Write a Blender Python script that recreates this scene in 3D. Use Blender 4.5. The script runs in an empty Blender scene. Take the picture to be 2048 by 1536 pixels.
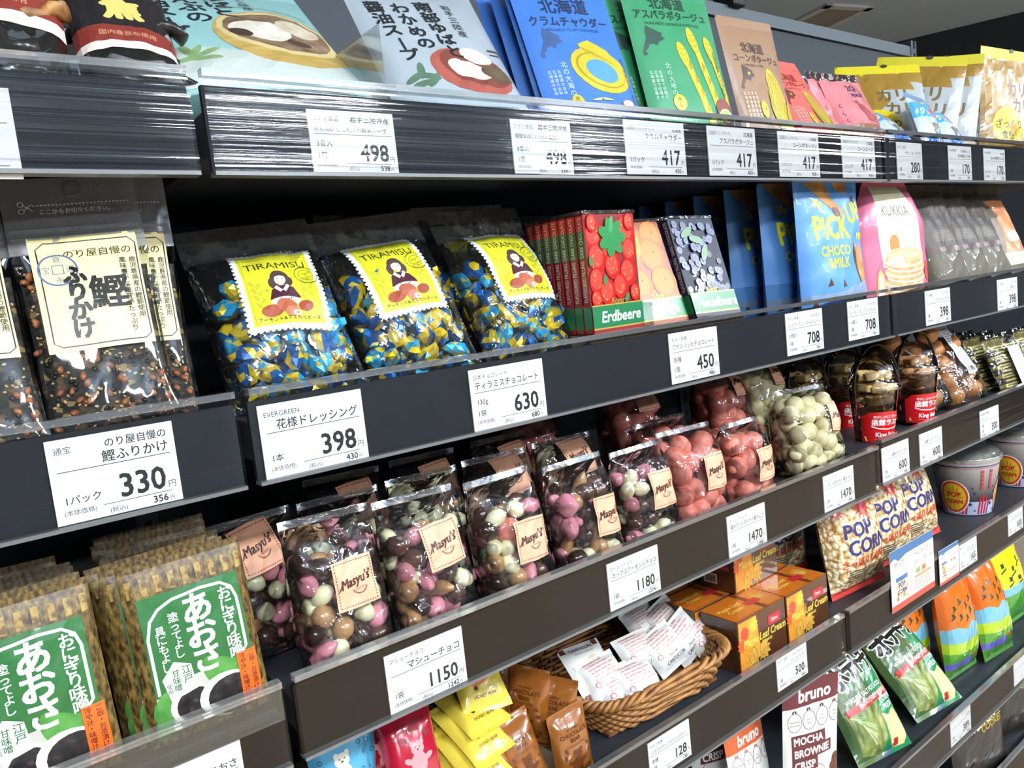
import bpy, bmesh, math, random
from mathutils import Vector, Matrix, noise
from mathutils.geometry import tessellate_polygon
R = math.radians
C = bpy.context.scene.collection
scene = bpy.context.scene

# ------------------------------------------------------------------ materials
def lin(h):
    h = h.lstrip('#')
    v = [int(h[i:i+2], 16) / 255 for i in (0, 2, 4)]
    return tuple([(c / 12.92 if c <= .04045 else ((c + .055) / 1.055) ** 2.4) for c in v]) + (1,)

MATS = {}
def new_mat(name):
    m = bpy.data.materials.new(name); m.use_nodes = True
    MATS[name] = m
    nt = m.node_tree
    return m, nt, nt.nodes['Principled BSDF']

def ink(h, rough=.42, metal=0.0, spec=.5, coat=0.0):
    key = 'ink_%s_%g_%g_%g_%g' % (h, rough, metal, spec, coat)
    if key not in MATS:
        m, nt, b = new_mat(key)
        b.inputs['Base Color'].default_value = lin(h)
        b.inputs['Roughness'].default_value = rough
        b.inputs['Metallic'].default_value = metal
        b.inputs['Specular IOR Level'].default_value = spec
        b.inputs['Coat Weight'].default_value = coat
        b.inputs['Coat Roughness'].default_value = .08
    return MATS[key]

def noisy(name, cols, scale=60, rough=.5, kind='NOISE', bump=0.0, detail=4, metal=0.0, stretch=(1, 1, 1), spec=.5, coat=0, bscale=None):
    """colours mixed by a 3-D pattern in object space; cols = [(pos, hex), ...]"""
    if name in MATS: return MATS[name]
    m, nt, b = new_mat(name)
    N = nt.nodes; L = nt.links
    tc = N.new('ShaderNodeTexCoord'); mp = N.new('ShaderNodeMapping')
    mp.inputs['Scale'].default_value = stretch
    L.new(tc.outputs['Object'], mp.inputs['Vector'])
    if kind == 'NOISE':
        t = N.new('ShaderNodeTexNoise'); t.inputs['Scale'].default_value = scale; t.inputs['Detail'].default_value = detail
        fac = t.outputs['Fac']
    else:
        t = N.new('ShaderNodeTexVoronoi'); t.inputs['Scale'].default_value = scale
        sep = N.new('ShaderNodeSeparateColor'); L.new(t.outputs['Color'], sep.inputs['Color']); fac = sep.outputs[0]
    L.new(mp.outputs[0], t.inputs['Vector'])
    r = N.new('ShaderNodeValToRGB'); e = r.color_ramp.elements
    if kind != 'NOISE': r.color_ramp.interpolation = 'CONSTANT'
    while len(e) < len(cols): e.new(.5)
    for i, (p, h) in enumerate(cols):
        e[i].position = p; e[i].color = lin(h)
    L.new(fac, r.inputs['Fac']); L.new(r.outputs['Color'], b.inputs['Base Color'])
    b.inputs['Roughness'].default_value = rough; b.inputs['Metallic'].default_value = metal
    b.inputs['Specular IOR Level'].default_value = spec; b.inputs['Coat Weight'].default_value = coat
    if bump:
        bp = N.new('ShaderNodeBump'); bp.inputs['Strength'].default_value = bump; bp.inputs['Distance'].default_value = .002
        src = t.outputs['Fac'] if kind == 'NOISE' else t.outputs['Distance']
        if bscale:
            t2 = N.new('ShaderNodeTexNoise'); t2.inputs['Scale'].default_value = bscale
            L.new(mp.outputs[0], t2.inputs['Vector']); src = t2.outputs['Fac']
        L.new(src, bp.inputs['Height']); L.new(bp.outputs[0], b.inputs['Normal'])
    return m

def film(name, h='#ffffff', rough=.06, bump=.5, bscale=30, gain=1.0, base=.03, milky=0.0, stretch=(1, 1, 1), bdist=.004, crease=0.0):
    """thin clear plastic: see-through with Fresnel gloss"""
    if name in MATS: return MATS[name]
    m, nt, b = new_mat(name)
    N = nt.nodes; L = nt.links
    N.remove(b)
    out = N['Material Output']
    tr = N.new('ShaderNodeBsdfTransparent'); tr.inputs['Color'].default_value = lin(h)
    gl = N.new('ShaderNodeBsdfGlossy'); gl.inputs['Roughness'].default_value = rough
    gl.inputs['Color'].default_value = (1, 1, 1, 1)
    tc = N.new('ShaderNodeTexCoord'); mp = N.new('ShaderNodeMapping'); mp.inputs['Scale'].default_value = stretch
    L.new(tc.outputs['Object'], mp.inputs['Vector'])
    nz = N.new('ShaderNodeTexNoise'); nz.inputs['Scale'].default_value = bscale; nz.inputs['Detail'].default_value = 3
    nz.inputs['Distortion'].default_value = .6
    L.new(mp.outputs[0], nz.inputs['Vector'])
    bp = N.new('ShaderNodeBump'); bp.inputs['Strength'].default_value = bump; bp.inputs['Distance'].default_value = bdist
    if crease:
        vo = N.new('ShaderNodeTexVoronoi'); vo.inputs['Scale'].default_value = bscale*1.3
        mv = N.new('ShaderNodeMix'); mv.data_type = 'VECTOR'; mv.inputs['Factor'].default_value = .06
        L.new(mp.outputs[0], mv.inputs['A']); L.new(nz.outputs['Color'], mv.inputs['B']); L.new(mv.outputs['Result'], vo.inputs['Vector'])
        m3 = N.new('ShaderNodeMath'); m3.operation = 'MULTIPLY_ADD'; m3.inputs[1].default_value = crease
        L.new(vo.outputs['Distance'], m3.inputs[0]); L.new(nz.outputs['Fac'], m3.inputs[2]); L.new(m3.outputs[0], bp.inputs['Height'])
    else: L.new(nz.outputs['Fac'], bp.inputs['Height'])
    fr = N.new('ShaderNodeFresnel'); fr.inputs['IOR'].default_value = 1.5
    L.new(bp.outputs[0], fr.inputs['Normal']); L.new(bp.outputs[0], gl.inputs['Normal'])
    ma = N.new('ShaderNodeMath'); ma.operation = 'MULTIPLY_ADD'; ma.use_clamp = True
    ma.inputs[1].default_value = gain; ma.inputs[2].default_value = base
    L.new(fr.outputs[0], ma.inputs[0])
    mx = N.new('ShaderNodeMixShader'); L.new(ma.outputs[0], mx.inputs['Fac'])
    first = tr.outputs[0]
    if milky:
        df = N.new('ShaderNodeBsdfDiffuse'); df.inputs['Color'].default_value = (.8, .82, .84, 1)
        m2 = N.new('ShaderNodeMixShader'); m2.inputs['Fac'].default_value = milky
        L.new(tr.outputs[0], m2.inputs[1]); L.new(df.outputs[0], m2.inputs[2]); first = m2.outputs[0]
    L.new(first, mx.inputs[1]); L.new(gl.outputs[0], mx.inputs[2])
    L.new(mx.outputs[0], out.inputs['Surface'])
    return m

def glow(name, h, power):
    if name in MATS: return MATS[name]
    m, nt, b = new_mat(name)
    b.inputs['Base Color'].default_value = (.8, .8, .8, 1)
    b.inputs['Emission Color'].default_value = lin(h); b.inputs['Emission Strength'].default_value = power
    return m

# ------------------------------------------------------------------ meshes
class MB:
    """collects faces with materials and links them as ONE mesh object"""
    def __init__(s): s.v = []; s.f = []; s.m = []; s.sm = []; s.mats = []
    def mi(s, mat):
        if mat not in s.mats: s.mats.append(mat)
        return s.mats.index(mat)
    def add(s, vs, fs, mat, smooth=False, M=None):
        o = len(s.v)
        s.v += [tuple(M @ Vector(v)) if M else tuple(v) for v in vs]
        k = s.mi(mat)
        for f in fs:
            s.f.append([o + i for i in f]); s.m.append(k); s.sm.append(smooth)
        return s
    def box(s, x0, x1, y0, y1, z0, z1, mat, M=None, bev=0):
        if bev:
            bm = bmesh.new(); bmesh.ops.create_cube(bm, size=1)
            for v in bm.verts: v.co = ((x0+x1)/2 + v.co.x*(x1-x0), (y0+y1)/2 + v.co.y*(y1-y0), (z0+z1)/2 + v.co.z*(z1-z0))
            bmesh.ops.bevel(bm, geom=bm.edges[:], offset=bev, segments=2, profile=.5, affect='EDGES')
            return s.bm(bm, mat, False, M)
        vs = [(x, y, z) for z in (z0, z1) for y in (y0, y1) for x in (x0, x1)]
        return s.add(vs, [(0, 2, 3, 1), (4, 5, 7, 6), (0, 1, 5, 4), (2, 6, 7, 3), (0, 4, 6, 2), (1, 3, 7, 5)], mat, False, M)
    def bm(s, bm, mat, smooth=True, M=None):
        bm.verts.index_update()
        vs = [v.co.copy() for v in bm.verts]; fs = [[v.index for v in f.verts] for f in bm.faces]
        bm.free(); return s.add(vs, fs, mat, smooth, M)
    def lathe(s, prof, mat, n=40, M=None, smooth=True, sx=1):
        vs = [(r*math.cos(2*math.pi*i/n)*sx, r*math.sin(2*math.pi*i/n), z) for r, z in prof for i in range(n)]
        fs = [(k*n+i, k*n+(i+1) % n, (k+1)*n+(i+1) % n, (k+1)*n+i) for k in range(len(prof)-1) for i in range(n)]
        return s.add(vs, fs, mat, smooth, M)
    def tube(s, pts, r, mat, n=6, closed=False, M=None, flat=1.0):
        P = [Vector(p) for p in pts]; vs = []; fs = []
        K = len(P)
        for i, p in enumerate(P):
            a = P[(i-1) % K] if (closed or i) else p
            b = P[(i+1) % K] if (closed or i < K-1) else p
            t = (b-a).normalized()
            u = Vector((0, 0, 1)) if abs(t.z) < .92 else Vector((1, 0, 0))
            sd = t.cross(u).normalized(); up = sd.cross(t)
            for k in range(n):
                an = 2*math.pi*k/n
                vs.append(p + sd*(r*math.cos(an)) + up*(r*flat*math.sin(an)))
        for i in range(K if closed else K-1):
            j = (i+1) % K
            for k in range(n): fs.append((i*n+k, i*n+(k+1) % n, j*n+(k+1) % n, j*n+k))
        if not closed:
            fs.append(tuple(range(n-1, -1, -1))); fs.append(tuple((K-1)*n+k for k in range(n)))
        return s.add(vs, fs, mat, True, M)
    def mesh(s, name):
        me = bpy.data.meshes.new(name); me.from_pydata(s.v, [], s.f)
        for m in s.mats: me.materials.append(m)
        me.polygons.foreach_set('material_index', s.m); me.polygons.foreach_set('use_smooth', s.sm)
        me.update(); return me
    def build(s, name, parent=None, label=None):
        o = bpy.data.objects.new(name, s.mesh(name)); C.objects.link(o)
        if parent: o.parent = parent
        if label: o['label'] = label
        return o

def tag(o, label, cat, group=None, kind=None):
    o['label'] = label; o['category'] = cat
    if group: o['group'] = group
    if kind: o['kind'] = kind
    return o
def thing(name, label, cat, group=None):
    o = bpy.data.objects.new(name, None); C.objects.link(o); o.empty_display_size = .02
    return tag(o, label, cat, group)
def place(o, x, y, z, yaw=0, lean=0, roll=0, rest=True):
    b = DIM.get(o.name)
    if b and rest:      # soft packets rest on their back edge and keep clear of the rail
        k = .9 if b.kind != 'pillow' else .5
        if lean > 0: z += b.db*k*math.sin(R(lean))
        y = max(y, (.012 if z > .9 else .074)+b.df*.95*math.cos(R(lean)))
    o.matrix_world = Matrix.Translation((x, y, z)) @ Matrix.Rotation(R(yaw), 4, 'Z') @ Matrix.Rotation(R(-lean), 4, 'X') @ Matrix.Rotation(R(roll), 4, 'Y')
    return o
KIDS = {}
def child(me, name, parent, M=None, label=None):
    o = bpy.data.objects.new(name, me); C.objects.link(o); o.parent = parent
    if M: o.matrix_basis = M
    if label: o['label'] = label
    return o
def dup(root, label, group=None):
    r = root.copy(); C.objects.link(r); r['label'] = label
    if root.name in DIM: DIM[r.name] = DIM[root.name]
    if group: r['group'] = group
    for ch in list(root.children):
        c = ch.copy(); C.objects.link(c); c.parent = r; c.matrix_basis = ch.matrix_basis.copy()
        for g in list(ch.children):
            d = g.copy(); C.objects.link(d); d.parent = c; d.matrix_basis = g.matrix_basis.copy()
    return r
def struct(o):
    o['kind'] = 'structure'; return o

# ------------------------------------------------------------------ lettering
TXT = {}
def text_polys(s, bold):
    k = s
    if k not in TXT:
        c = bpy.data.curves.new('lettering', 'FONT'); c.body = s; c.size = 1; c.resolution_u = 2; 
        o = bpy.data.objects.new('lettering', c)
        me = bpy.data.meshes.new_from_object(o)
        vs = [(v.co.x, v.co.y) for v in me.vertices]; fs = [list(p.vertices) for p in me.polygons]
        bpy.data.objects.remove(o); bpy.data.curves.remove(c); bpy.data.meshes.remove(me)
        TXT[k] = (vs, fs)
    return TXT[k]

class Art:
    """flat print: polygons with an ink, in layers, later laid onto a surface"""
    def __init__(s): s.items = []; s.n = 0
    def _add(s, vs, fs, mat):
        s.n += 1; s.items.append((vs, fs, mat, s.n)); return s
    def poly(s, pts, mat):
        tri = tessellate_polygon([[Vector((x, y, 0)) for x, y in pts]])
        return s._add(pts, [list(t) for t in tri], mat)
    def rect(s, x, y, w, h, mat, r=0):
        if not r: return s._add([(x, y), (x+w, y), (x+w, y+h), (x, y+h)], [[0, 1, 2, 3]], mat)
        pts = []
        for cx, cy, a0 in ((x+w-r, y+r, -90), (x+w-r, y+h-r, 0), (x+r, y+h-r, 90), (x+r, y+r, 180)):
            pts += [(cx+r*math.cos(R(a0+k*18)), cy+r*math.sin(R(a0+k*18))) for k in range(6)]
        return s.poly(pts, mat)
    def ell(s, cx, cy, rx, ry, mat, rot=0, n=20, a0=0, a1=360):
        c, d = math.cos(R(rot)), math.sin(R(rot)); pts = []
        full = a1-a0 >= 360
        for i in range(n if full else n+1):
            a = R(a0+(a1-a0)*i/n); x = rx*math.cos(a); y = ry*math.sin(a)
            pts.append((cx+x*c-y*d, cy+x*d+y*c))
        if full: return s._add(pts, [list(range(n))], mat)
        return s.poly(pts, mat)
    def line(s, pts, w, mat, closed=False):
        P = [Vector(p) for p in pts]; K = len(P); vs = []; fs = []
        for i, p in enumerate(P):
            a = P[(i-1) % K] if (closed or i) else p
            b = P[(i+1) % K] if (closed or i < K-1) else p
            t = (b-a); t = t.normalized() if t.length > 1e-9 else Vector((1, 0)); nn = Vector((-t.y, t.x))*w/2
            vs += [tuple(p+nn), tuple(p-nn)]
        for i in range(K if closed else K-1):
            j = (i+1) % K; fs.append([2*i, 2*i+1, 2*j+1, 2*j])
        return s._add(vs, fs, mat)
    def ring(s, cx, cy, rx, ry, w, mat, rot=0, a0=0, a1=360, n=28):
        c, d = math.cos(R(rot)), math.sin(R(rot))
        full = a1-a0 >= 360
        pts = []
        for i in range(n if full else n+1):
            a = R(a0+(a1-a0)*i/n); x = rx*math.cos(a); y = ry*math.sin(a)
            pts.append((cx+x*c-y*d, cy+x*d+y*c))
        return s.line(pts, w, mat, full)
    def text(s, t, x, y, size, mat, al='l', bold=0.0, sx=1.0, rot=0, shear=0, wmax=None):
        vs, fs = text_polys(t, bold)
        if not vs: return s
        w = max(v[0] for v in vs)
        if wmax and w*size*sx > wmax: sx = wmax/(w*size)
        off = {'l': 0, 'c': -w/2, 'r': -w}[al]
        c, d = math.cos(R(rot)), math.sin(R(rot)); q = []
        for a, b in vs:
            a = (a+off+shear*b)*size*sx; b = b*size
            q.append((x+a*c-b*d, y+a*d+b*c))
        return s._bold(q, fs, mat, bold*size)
    def _bold(s, q, fs, mat, e):
        if e <= 0: return s._add(q, fs, mat)
        n = 4 if e < 1.1 else 8
        for i in range(n):
            a = 2*math.pi*(i+.5)/n; s._add([(x+e*math.cos(a), y+e*math.sin(a)) for x, y in q], fs, mat)
            s.n -= .85
        s.n += .5
        return s
    def vtext(s, t, x, y, size, mat, bold=0.0, step=1.0, sx=1.0, slant=0.0):
        """characters one below another, first at top y"""
        for i, ch in enumerate(t):
            if ch != ' ':
                vs, fs = text_polys('|' if ch == 'ー' else ch, bold)
                if vs:
                    mx = (min(v[0] for v in vs)+max(v[0] for v in vs))/2
                    s._bold([(x+(a-mx)*size*sx+slant*i, y-size*.8-i*size*step+b*size) for a, b in vs], fs, mat, bold*size)
        return s
    def moved(s, sc, rot, ox, oy, px=0, py=0):
        """the same print scaled, turned and moved (about px, py)"""
        c, d = math.cos(R(rot)), math.sin(R(rot)); o = Art(); o.n = s.n
        for vs, fs, m, k in s.items:
            o.items.append(([(ox+((x-px)*c-(y-py)*d)*sc, oy+((x-px)*d+(y-py)*c)*sc) for x, y in vs], fs, m, k))
        return o
    # -- laying down
    def onto(s, mb, S, eps=.0003, grid=None, step=1.4e-5, off=None):
        """S(x, y) -> (point, normal) in art units; grid = (x0, x1, nx, y0, y1, ny): cut along the grid and its
        diagonals so that every layer lies parallel to the triangulated surface"""
        if grid:
            x0, x1, nx, y0, y1, ny = grid; dx = (x1-x0)/nx; dy = (y1-y0)/ny
            nodes = {}
            def node(i, j):
                if (i, j) not in nodes: nodes[i, j] = S(x0+i*dx, y0+j*dy)
                return nodes[i, j]
            bm = bmesh.new(); mats = []
            for pv, pf, m, k in s.items:
                if m not in mats: mats.append(m)
                bv = [bm.verts.new((min(x1, max(x0, x)), min(y1, max(y0, y)), k)) for x, y in pv]
                for f in pf:
                    try: bf = bm.faces.new([bv[i] for i in f]); bf.material_index = mats.index(m)
                    except ValueError: pass
            xs = [v.co.x for v in bm.verts]; ys = [v.co.y for v in bm.verts]
            lx, hx, ly, hy = min(xs), max(xs), min(ys), max(ys)
            cuts = [((x0+i*dx, 0, 0), (1, 0, 0)) for i in range(1, nx) if lx < x0+i*dx < hx] + [((0, y0+j*dy, 0), (0, 1, 0)) for j in range(1, ny) if ly < y0+j*dy < hy]
            if ny > 1 and nx > 1 and off != 'ruled':
                for c in range(-ny, nx+1):
                    # line (x-x0)/dx - (y-y0)/dy = c
                    v = [(a-x0)/dx-(b_-y0)/dy for a in (lx, hx) for b_ in (ly, hy)]
                    if min(v) < c < max(v): cuts.append(((x0+c*dx, y0, 0), (1/dx, -1/dy, 0)))
            for co, no in cuts:
                bmesh.ops.bisect_plane(bm, geom=bm.verts[:]+bm.edges[:]+bm.faces[:], plane_co=co, plane_no=no, dist=1e-7)
            bm.verts.index_update(); P = []
            for v in bm.verts:
                fx = (v.co.x-x0)/dx; fy = (v.co.y-y0)/dy
                i = min(nx-1, max(0, int(fx))); j = min(ny-1, max(0, int(fy))); fx -= i; fy -= j
                A_, n0 = node(i, j); D_, n3 = node(i+1, j+1)
                if fx >= fy: B_, n1 = node(i+1, j); q = A_*(1-fx)+B_*(fx-fy)+D_*fy; n = n0*(1-fx)+n1*(fx-fy)+n3*fy
                else: B_, n1 = node(i, j+1); q = A_*(1-fy)+B_*(fy-fx)+D_*fx; n = n0*(1-fy)+n1*(fy-fx)+n3*fx
                P.append(q + n*(eps+step*v.co.z))
            by = {}
            for f in bm.faces: by.setdefault(f.material_index, []).append([v.index for v in f.verts])
            o = len(mb.v); mb.v += [tuple(q) for q in P]
            for k, fl in by.items():
                mi = mb.mi(mats[k])
                for f in fl: mb.f.append([o+i for i in f]); mb.m.append(mi); mb.sm.append(off != 'ruled' and False)
            bm.free()
        else:
            for pv, pf, m, k in s.items:
                P = []
                for x, y in pv:
                    q, n = S(x, y); P.append(q + n*(eps*.2+step*k))
                mb.add(P, pf, m)
        return mb
def flat(origin, xd, yd, unit=1.0):
    o = Vector(origin); xd = Vector(xd).normalized(); yd = Vector(yd).normalized(); n = xd.cross(yd)
    return lambda x, y: (o + xd*(x*unit) + yd*(y*unit), n)

# ------------------------------------------------------------------ bags and pouches
class Bag:
    """soft packet: x across, z up, front towards -y, origin at the middle of the bottom edge.
    kind: stand (deep at the foot, sealed at the top), block (deep, folded top), pillow (sealed both ends)"""
    def __init__(s, w, h, df, db, kind='stand', seed=0, wr=.0012, top=.1, bot=.06, ex=2.4, waist=.04, topw=1.0, curl=0.0, nu=22, nv=28, chamfer=0.0):
        s.__dict__.update(locals())
    def prof(s, v):
        if s.kind == 'pillow':
            a = min(1, max(0, (v-s.bot)/(1-s.top-s.bot)))
            return math.sin(math.pi*a)**.55 if 0 < a < 1 else 0
        a = min(1, max(0, v/(1-s.top)))
        if s.kind == 'stand':
            return (max(0, 1-a**1.5)**.8)*(.82+.18*min(1, v/.12))
        return (1 if a < .55 else max(0, 1-((a-.55)/.45)**2)**.7)*(.85+.15*min(1, v/.1))
    def F(s, u, v, back=False):
        t = 2*u-1; p = s.prof(v)
        e = max(0, 1-abs(t)**s.ex)**.6
        wv = s.w*(1-s.waist*p)*(1+(s.topw-1)*v)
        if s.chamfer and v > 1-s.chamfer: wv *= 1-.42*(v-1+s.chamfer)/s.chamfer
        x = t/2*wv
        q = noise.noise(Vector((u*4+s.seed*7.1, v*5, s.seed)))*1.0 + .5*noise.noise(Vector((u*6, v*5+3, s.seed+9.))) + .5*(1-2*abs(noise.noise(Vector((u*7-v*5, v*4+u*3, s.seed+4.)))))
        q *= s.wr*min(1, (1-abs(t))*6)*min(1, v*9)*min(1, (1-v)*7)
        if back: return Vector((x, s.db*p*e + q*.5 + s.curl*v*v, v*s.h))
        return Vector((x, -s.df*p*e - q + s.curl*v*v, v*s.h))
    def S(s, scale):
        def f(x, y):
            u = min(1, max(0, x*scale/s.w)); v = min(1, max(0, y*scale/s.h))
            p = s.F(u, v); d = .004
            n = Vector((0, -1, 0))
            return p, n
        return f
    def shell(s, mb, mat, v0=0.0, v1=1.0, back=True, floor=True, matback=None):
        U = [i/s.nu for i in range(s.nu+1)]; k0 = round(v0*s.nv); k1 = round(v1*s.nv)
        V = [i/s.nv for i in range(k0, k1+1)]; n = s.nu+1
        vs = [s.F(u, v) for v in V for u in U]
        fs = [f for j in range(len(V)-1) for i in range(s.nu) for f in ((j*n+i, j*n+i+1, (j+1)*n+i+1), (j*n+i, (j+1)*n+i+1, (j+1)*n+i))]
        mb.add(vs, fs, mat, True)
        if back:
            vb = [s.F(u, v, True) for v in V for u in U]
            mb.add(vb, [tuple(reversed(f)) for f in fs], matback or mat, True)
            if floor and v0 == 0 and s.kind != 'pillow':
                fl = vs[:n]+vb[:n]
                mb.add(fl, [(i+1, i, n+i, n+i+1) for i in range(s.nu)], matback or mat, False)
        return mb
    def art(s, mb, art, scale, eps=.0003):
        return art.onto(mb, s.S(scale), eps, (0, s.w/scale, s.nu, 0, s.h/scale, s.nv))
DIM = {}
def place_c(o, x, y, z, yaw, lean, roll):
    place(o, 0, 0, 0, yaw, lean, roll, False); q = o.matrix_world.to_3x3() @ Vector((0, 0, DIM[o.name].h/2))
    m = o.matrix_world.copy(); m.translation = Vector((x, y, z))-q; o.matrix_world = m
    return o
def pouch(name, label, cat, bag, mat, art=None, group=None, seal=None, body='pouch_body', botseal=False, sealname='top_seal'):
    """opaque printed packet: body and heat-sealed ends are parts; art units are 1/100 of the width"""
    r = thing(name, label, cat, group); DIM[r.name] = bag
    vt = 1-bag.top if bag.top > 0 else 1
    vt = round(vt*bag.nv)/bag.nv; vb = round(bag.bot*bag.nv)/bag.nv if botseal else 0
    mb = MB(); bag.shell(mb, mat, vb, vt)
    if art: bag.art(mb, art, bag.w/100)
    mb.build(body, r)
    if vt < 1: bag.shell(MB(), seal or mat, vt, 1, True, False).build(sealname, r)
    if botseal: bag.shell(MB(), seal or mat, 0, vb, True, False).build('bottom_seal', r)
    return r

def pack_contents(root, bag, kinds, n, seed, name, vmax=.62, tries=900, back=True, wall=.001, dens=.82, vmin=.03):
    """fills a clear bag with loose pieces; kinds = [(mesh, radius, weight)], each piece a child of its own"""
    rnd = random.Random(seed); done = []
    ws = [k[2] for k in kinds]; rmax = max(k[1] for k in kinds)
    for it in range(tries):
        if len(done) >= n: break
        me, r, _ = rnd.choices(kinds, ws)[0]
        if len(done) < 3 and it < 80 and r < rmax*.85: continue
        u = rnd.uniform(.02, .98); v = rnd.uniform(vmin, vmax)
        p = bag.F(u, v); b = bag.F(u, v, True)
        lo, hi = p.y+r*1.0+wall, b.y-r*.7
        if hi < lo:
            if hi < lo-r*.9: continue
            y = (lo+hi)/2
        else: y = lo if (it < tries*.6 or not back) else rnd.uniform(lo, hi)
        if abs(p.x)+r*1.05 > bag.w/2*(1-bag.waist)-.001: continue
        q = Vector((p.x, y, max(p.z, r*.9)))
        if any((q-d).length < (r+s)*dens for d, s in done): continue
        done.append((q, r))
        M = Matrix.Translation(q) @ Matrix.Rotation(rnd.uniform(0, 6.28), 4, 'Y') @ Matrix.Rotation(rnd.uniform(-.7, .7), 4, 'X') @ Matrix.Rotation(rnd.uniform(0, 6.28), 4, 'Z')
        child(me, name if isinstance(name, str) else name[me.name], root, M)
    return len(done)

def blob(mat, r, sx=1, sy=1, sz=1, sub=2, lump=0.0, seed=0, smooth=True, mat2=None, p2=.4):
    bm = bmesh.new(); bmesh.ops.create_icosphere(bm, subdivisions=sub, radius=r)
    rnd = random.Random(seed)
    for v in bm.verts:
        k = 1+lump*noise.noise(v.co/r*1.7+Vector((seed*3.3, 0, 0)))+lump*.5*noise.noise(v.co/r*4+Vector((0, seed, 0)))
        v.co = Vector((v.co.x*sx, v.co.y*sy, v.co.z*sz))*k
    mb = MB()
    if not mat2: return mb.bm(bm, mat, smooth).mesh('piece')
    bm.verts.index_update(); vs = [v.co.copy() for v in bm.verts]
    A = [[v.index for v in f.verts] for f in bm.faces if noise.noise(f.calc_center_median()/r*1.2+Vector((seed*5.1, 1, 2))) < p2-.5]
    B = [[v.index for v in f.verts] for f in bm.faces if not noise.noise(f.calc_center_median()/r*1.2+Vector((seed*5.1, 1, 2))) < p2-.5]
    bm.free()
    o = len(mb.v); mb.add(vs, A, mat2, smooth)
    k = mb.mi(mat)
    for f in B: mb.f.append(f); mb.m.append(k); mb.sm.append(smooth)
    return mb.mesh('piece')
# ------------------------------------------------------------------ camera
cam_d = bpy.data.cameras.new('camera'); cam = bpy.data.objects.new('camera', cam_d); C.objects.link(cam)
CAMR = ((0.78858, -0.60562, -0.10661), (-0.15218, -0.02422, -0.98806), (0.59581, 0.79538, -0.11126))
rt, dn, fw = [Vector(r).normalized() for r in CAMR]
cam.matrix_world = Matrix(((rt.x, -dn.x, -fw.x, 0), (rt.y, -dn.y, -fw.y, -.56446), (rt.z, -dn.z, -fw.z, 1.35), (0, 0, 0, 1)))
cam_d.sensor_width = 36; cam_d.lens = 36*1540/2048; cam_d.clip_start = .02; cam_d.clip_end = 60
scene.camera = cam

# ------------------------------------------------------------------ room
wallp = noisy('wall_paint_dark', [(0, '#1d242b'), (1, '#232b33')], 3, .75)
ceilp = noisy('ceiling_paint', [(0, '#bfd0e0'), (1, '#c6d6e4')], 4, .9)
floorp = noisy('floor_vinyl', [(0, '#9c8b78'), (1, '#a89884')], 6, .35)
struct(MB().box(-3, 9, -5, 5, -.05, 0, floorp).build('floor'))
struct(MB().box(-3, 9, -5, 5, 2.7, 2.75, ceilp).build('ceiling'))
# dark end wall meeting the ceiling along a slanted line past the shelving
M = Matrix.Translation((5.12, 2.12, 0)) @ Matrix.Rotation(R(-68.6), 4, 'Z')
struct(MB().box(-6.5, 9, 0, .08, 0, 2.698, wallp, M).build('wall_end'))
struct(MB().box(-3, 5.6, 5.0, 5.05, 0, 2.7, wallp).build('wall_back'))
struct(MB().box(-3.05, -3, -5, 5, 0, 2.7, ink('#3a4047', .8)).build('wall_left'))
struct(MB().box(-3, 9, -5.05, -5, 0, 2.7, ink('#57606a', .8)).build('wall_front'))

vent = thing('ceiling_vent', 'square white ceiling vent with grey grille above the shelving', 'vent')
vm = MB(); fr = ink('#d6dadd', .6)
for a in range(4):
    vm.box(-.17, .17, .125, .17, -.012, .0, fr, Matrix.Rotation(R(90*a), 4, 'Z'))
vm.build('vent_frame', vent)
vm = MB()
for k in range(-6, 7): vm.box(-.125, .125, k*.02-.006, k*.02+.006, -.008, -.002, ink('#a19a90', .7), Matrix.Identity(4))
vm.box(-.125, .125, -.125, .125, -.0015, -.0005, ink('#8c857b', .8))
vm.build('vent_grille', vent)
place(vent, 4.22, 1.82, 2.6995, -14)

# lamps: store's ceiling fittings over the aisle; far row and uplights are added fill
lamp_i = 0
def ceiling_lamp(x, y, w, d, power, label):
    t = thing('ceiling_lamp', label, 'lamp', 'ceiling lamps over the aisle')
    MB().box(-w/2-.02, w/2+.02, -d/2-.02, d/2+.02, -.015, 0, ink('#e8eaec', .5)).build('lamp_housing', t)
    MB().box(-w/2, w/2, -d/2, d/2, -.022, -.0152, glow('lamp_glow', '#f2f7ff', LAMP_GLOW)).build('lamp_diffuser', t)
    cb_ = MB()
    for s in (-1, 1): cb_.tube([(s*w*.4, 0, 0), (s*w*.4, 0, .249)], .0025, ink('#c9ccd0'))
    cb_.build('hanging_wire', t)
    place(t, x, y, 2.45)
    l = bpy.data.lights.new('lamp_light', 'AREA'); l.shape = 'RECTANGLE'; l.size = w; l.size_y = d; l.energy = power
    l.color = (.975, .99, 1)
    o = bpy.data.objects.new('lamp_light', l); C.objects.link(o); o.parent = t; o.location = (0, 0, -.03)
    l = bpy.data.lights.new('added_uplight', 'AREA'); l.shape = 'RECTANGLE'; l.size = w; l.size_y = d; l.energy = power*.62; l.color = (.78, .89, 1)  # added upward light, put in only to brighten the ceiling
    o = bpy.data.objects.new('added_uplight', l); C.objects.link(o); o.parent = t; o.location = (0, 0, .01); o.rotation_euler = (math.pi, 0, 0)
    return t
LAMP_GLOW = 9
for i, x in enumerate((-.60, 1.09, 2.72, 4.60)):
    ceiling_lamp(x, -1.9, .8, .3, 40, 'white hanging ceiling lamp of the row over the aisle, %s from the left' % ('first', 'second', 'third', 'fourth')[i])
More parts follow.
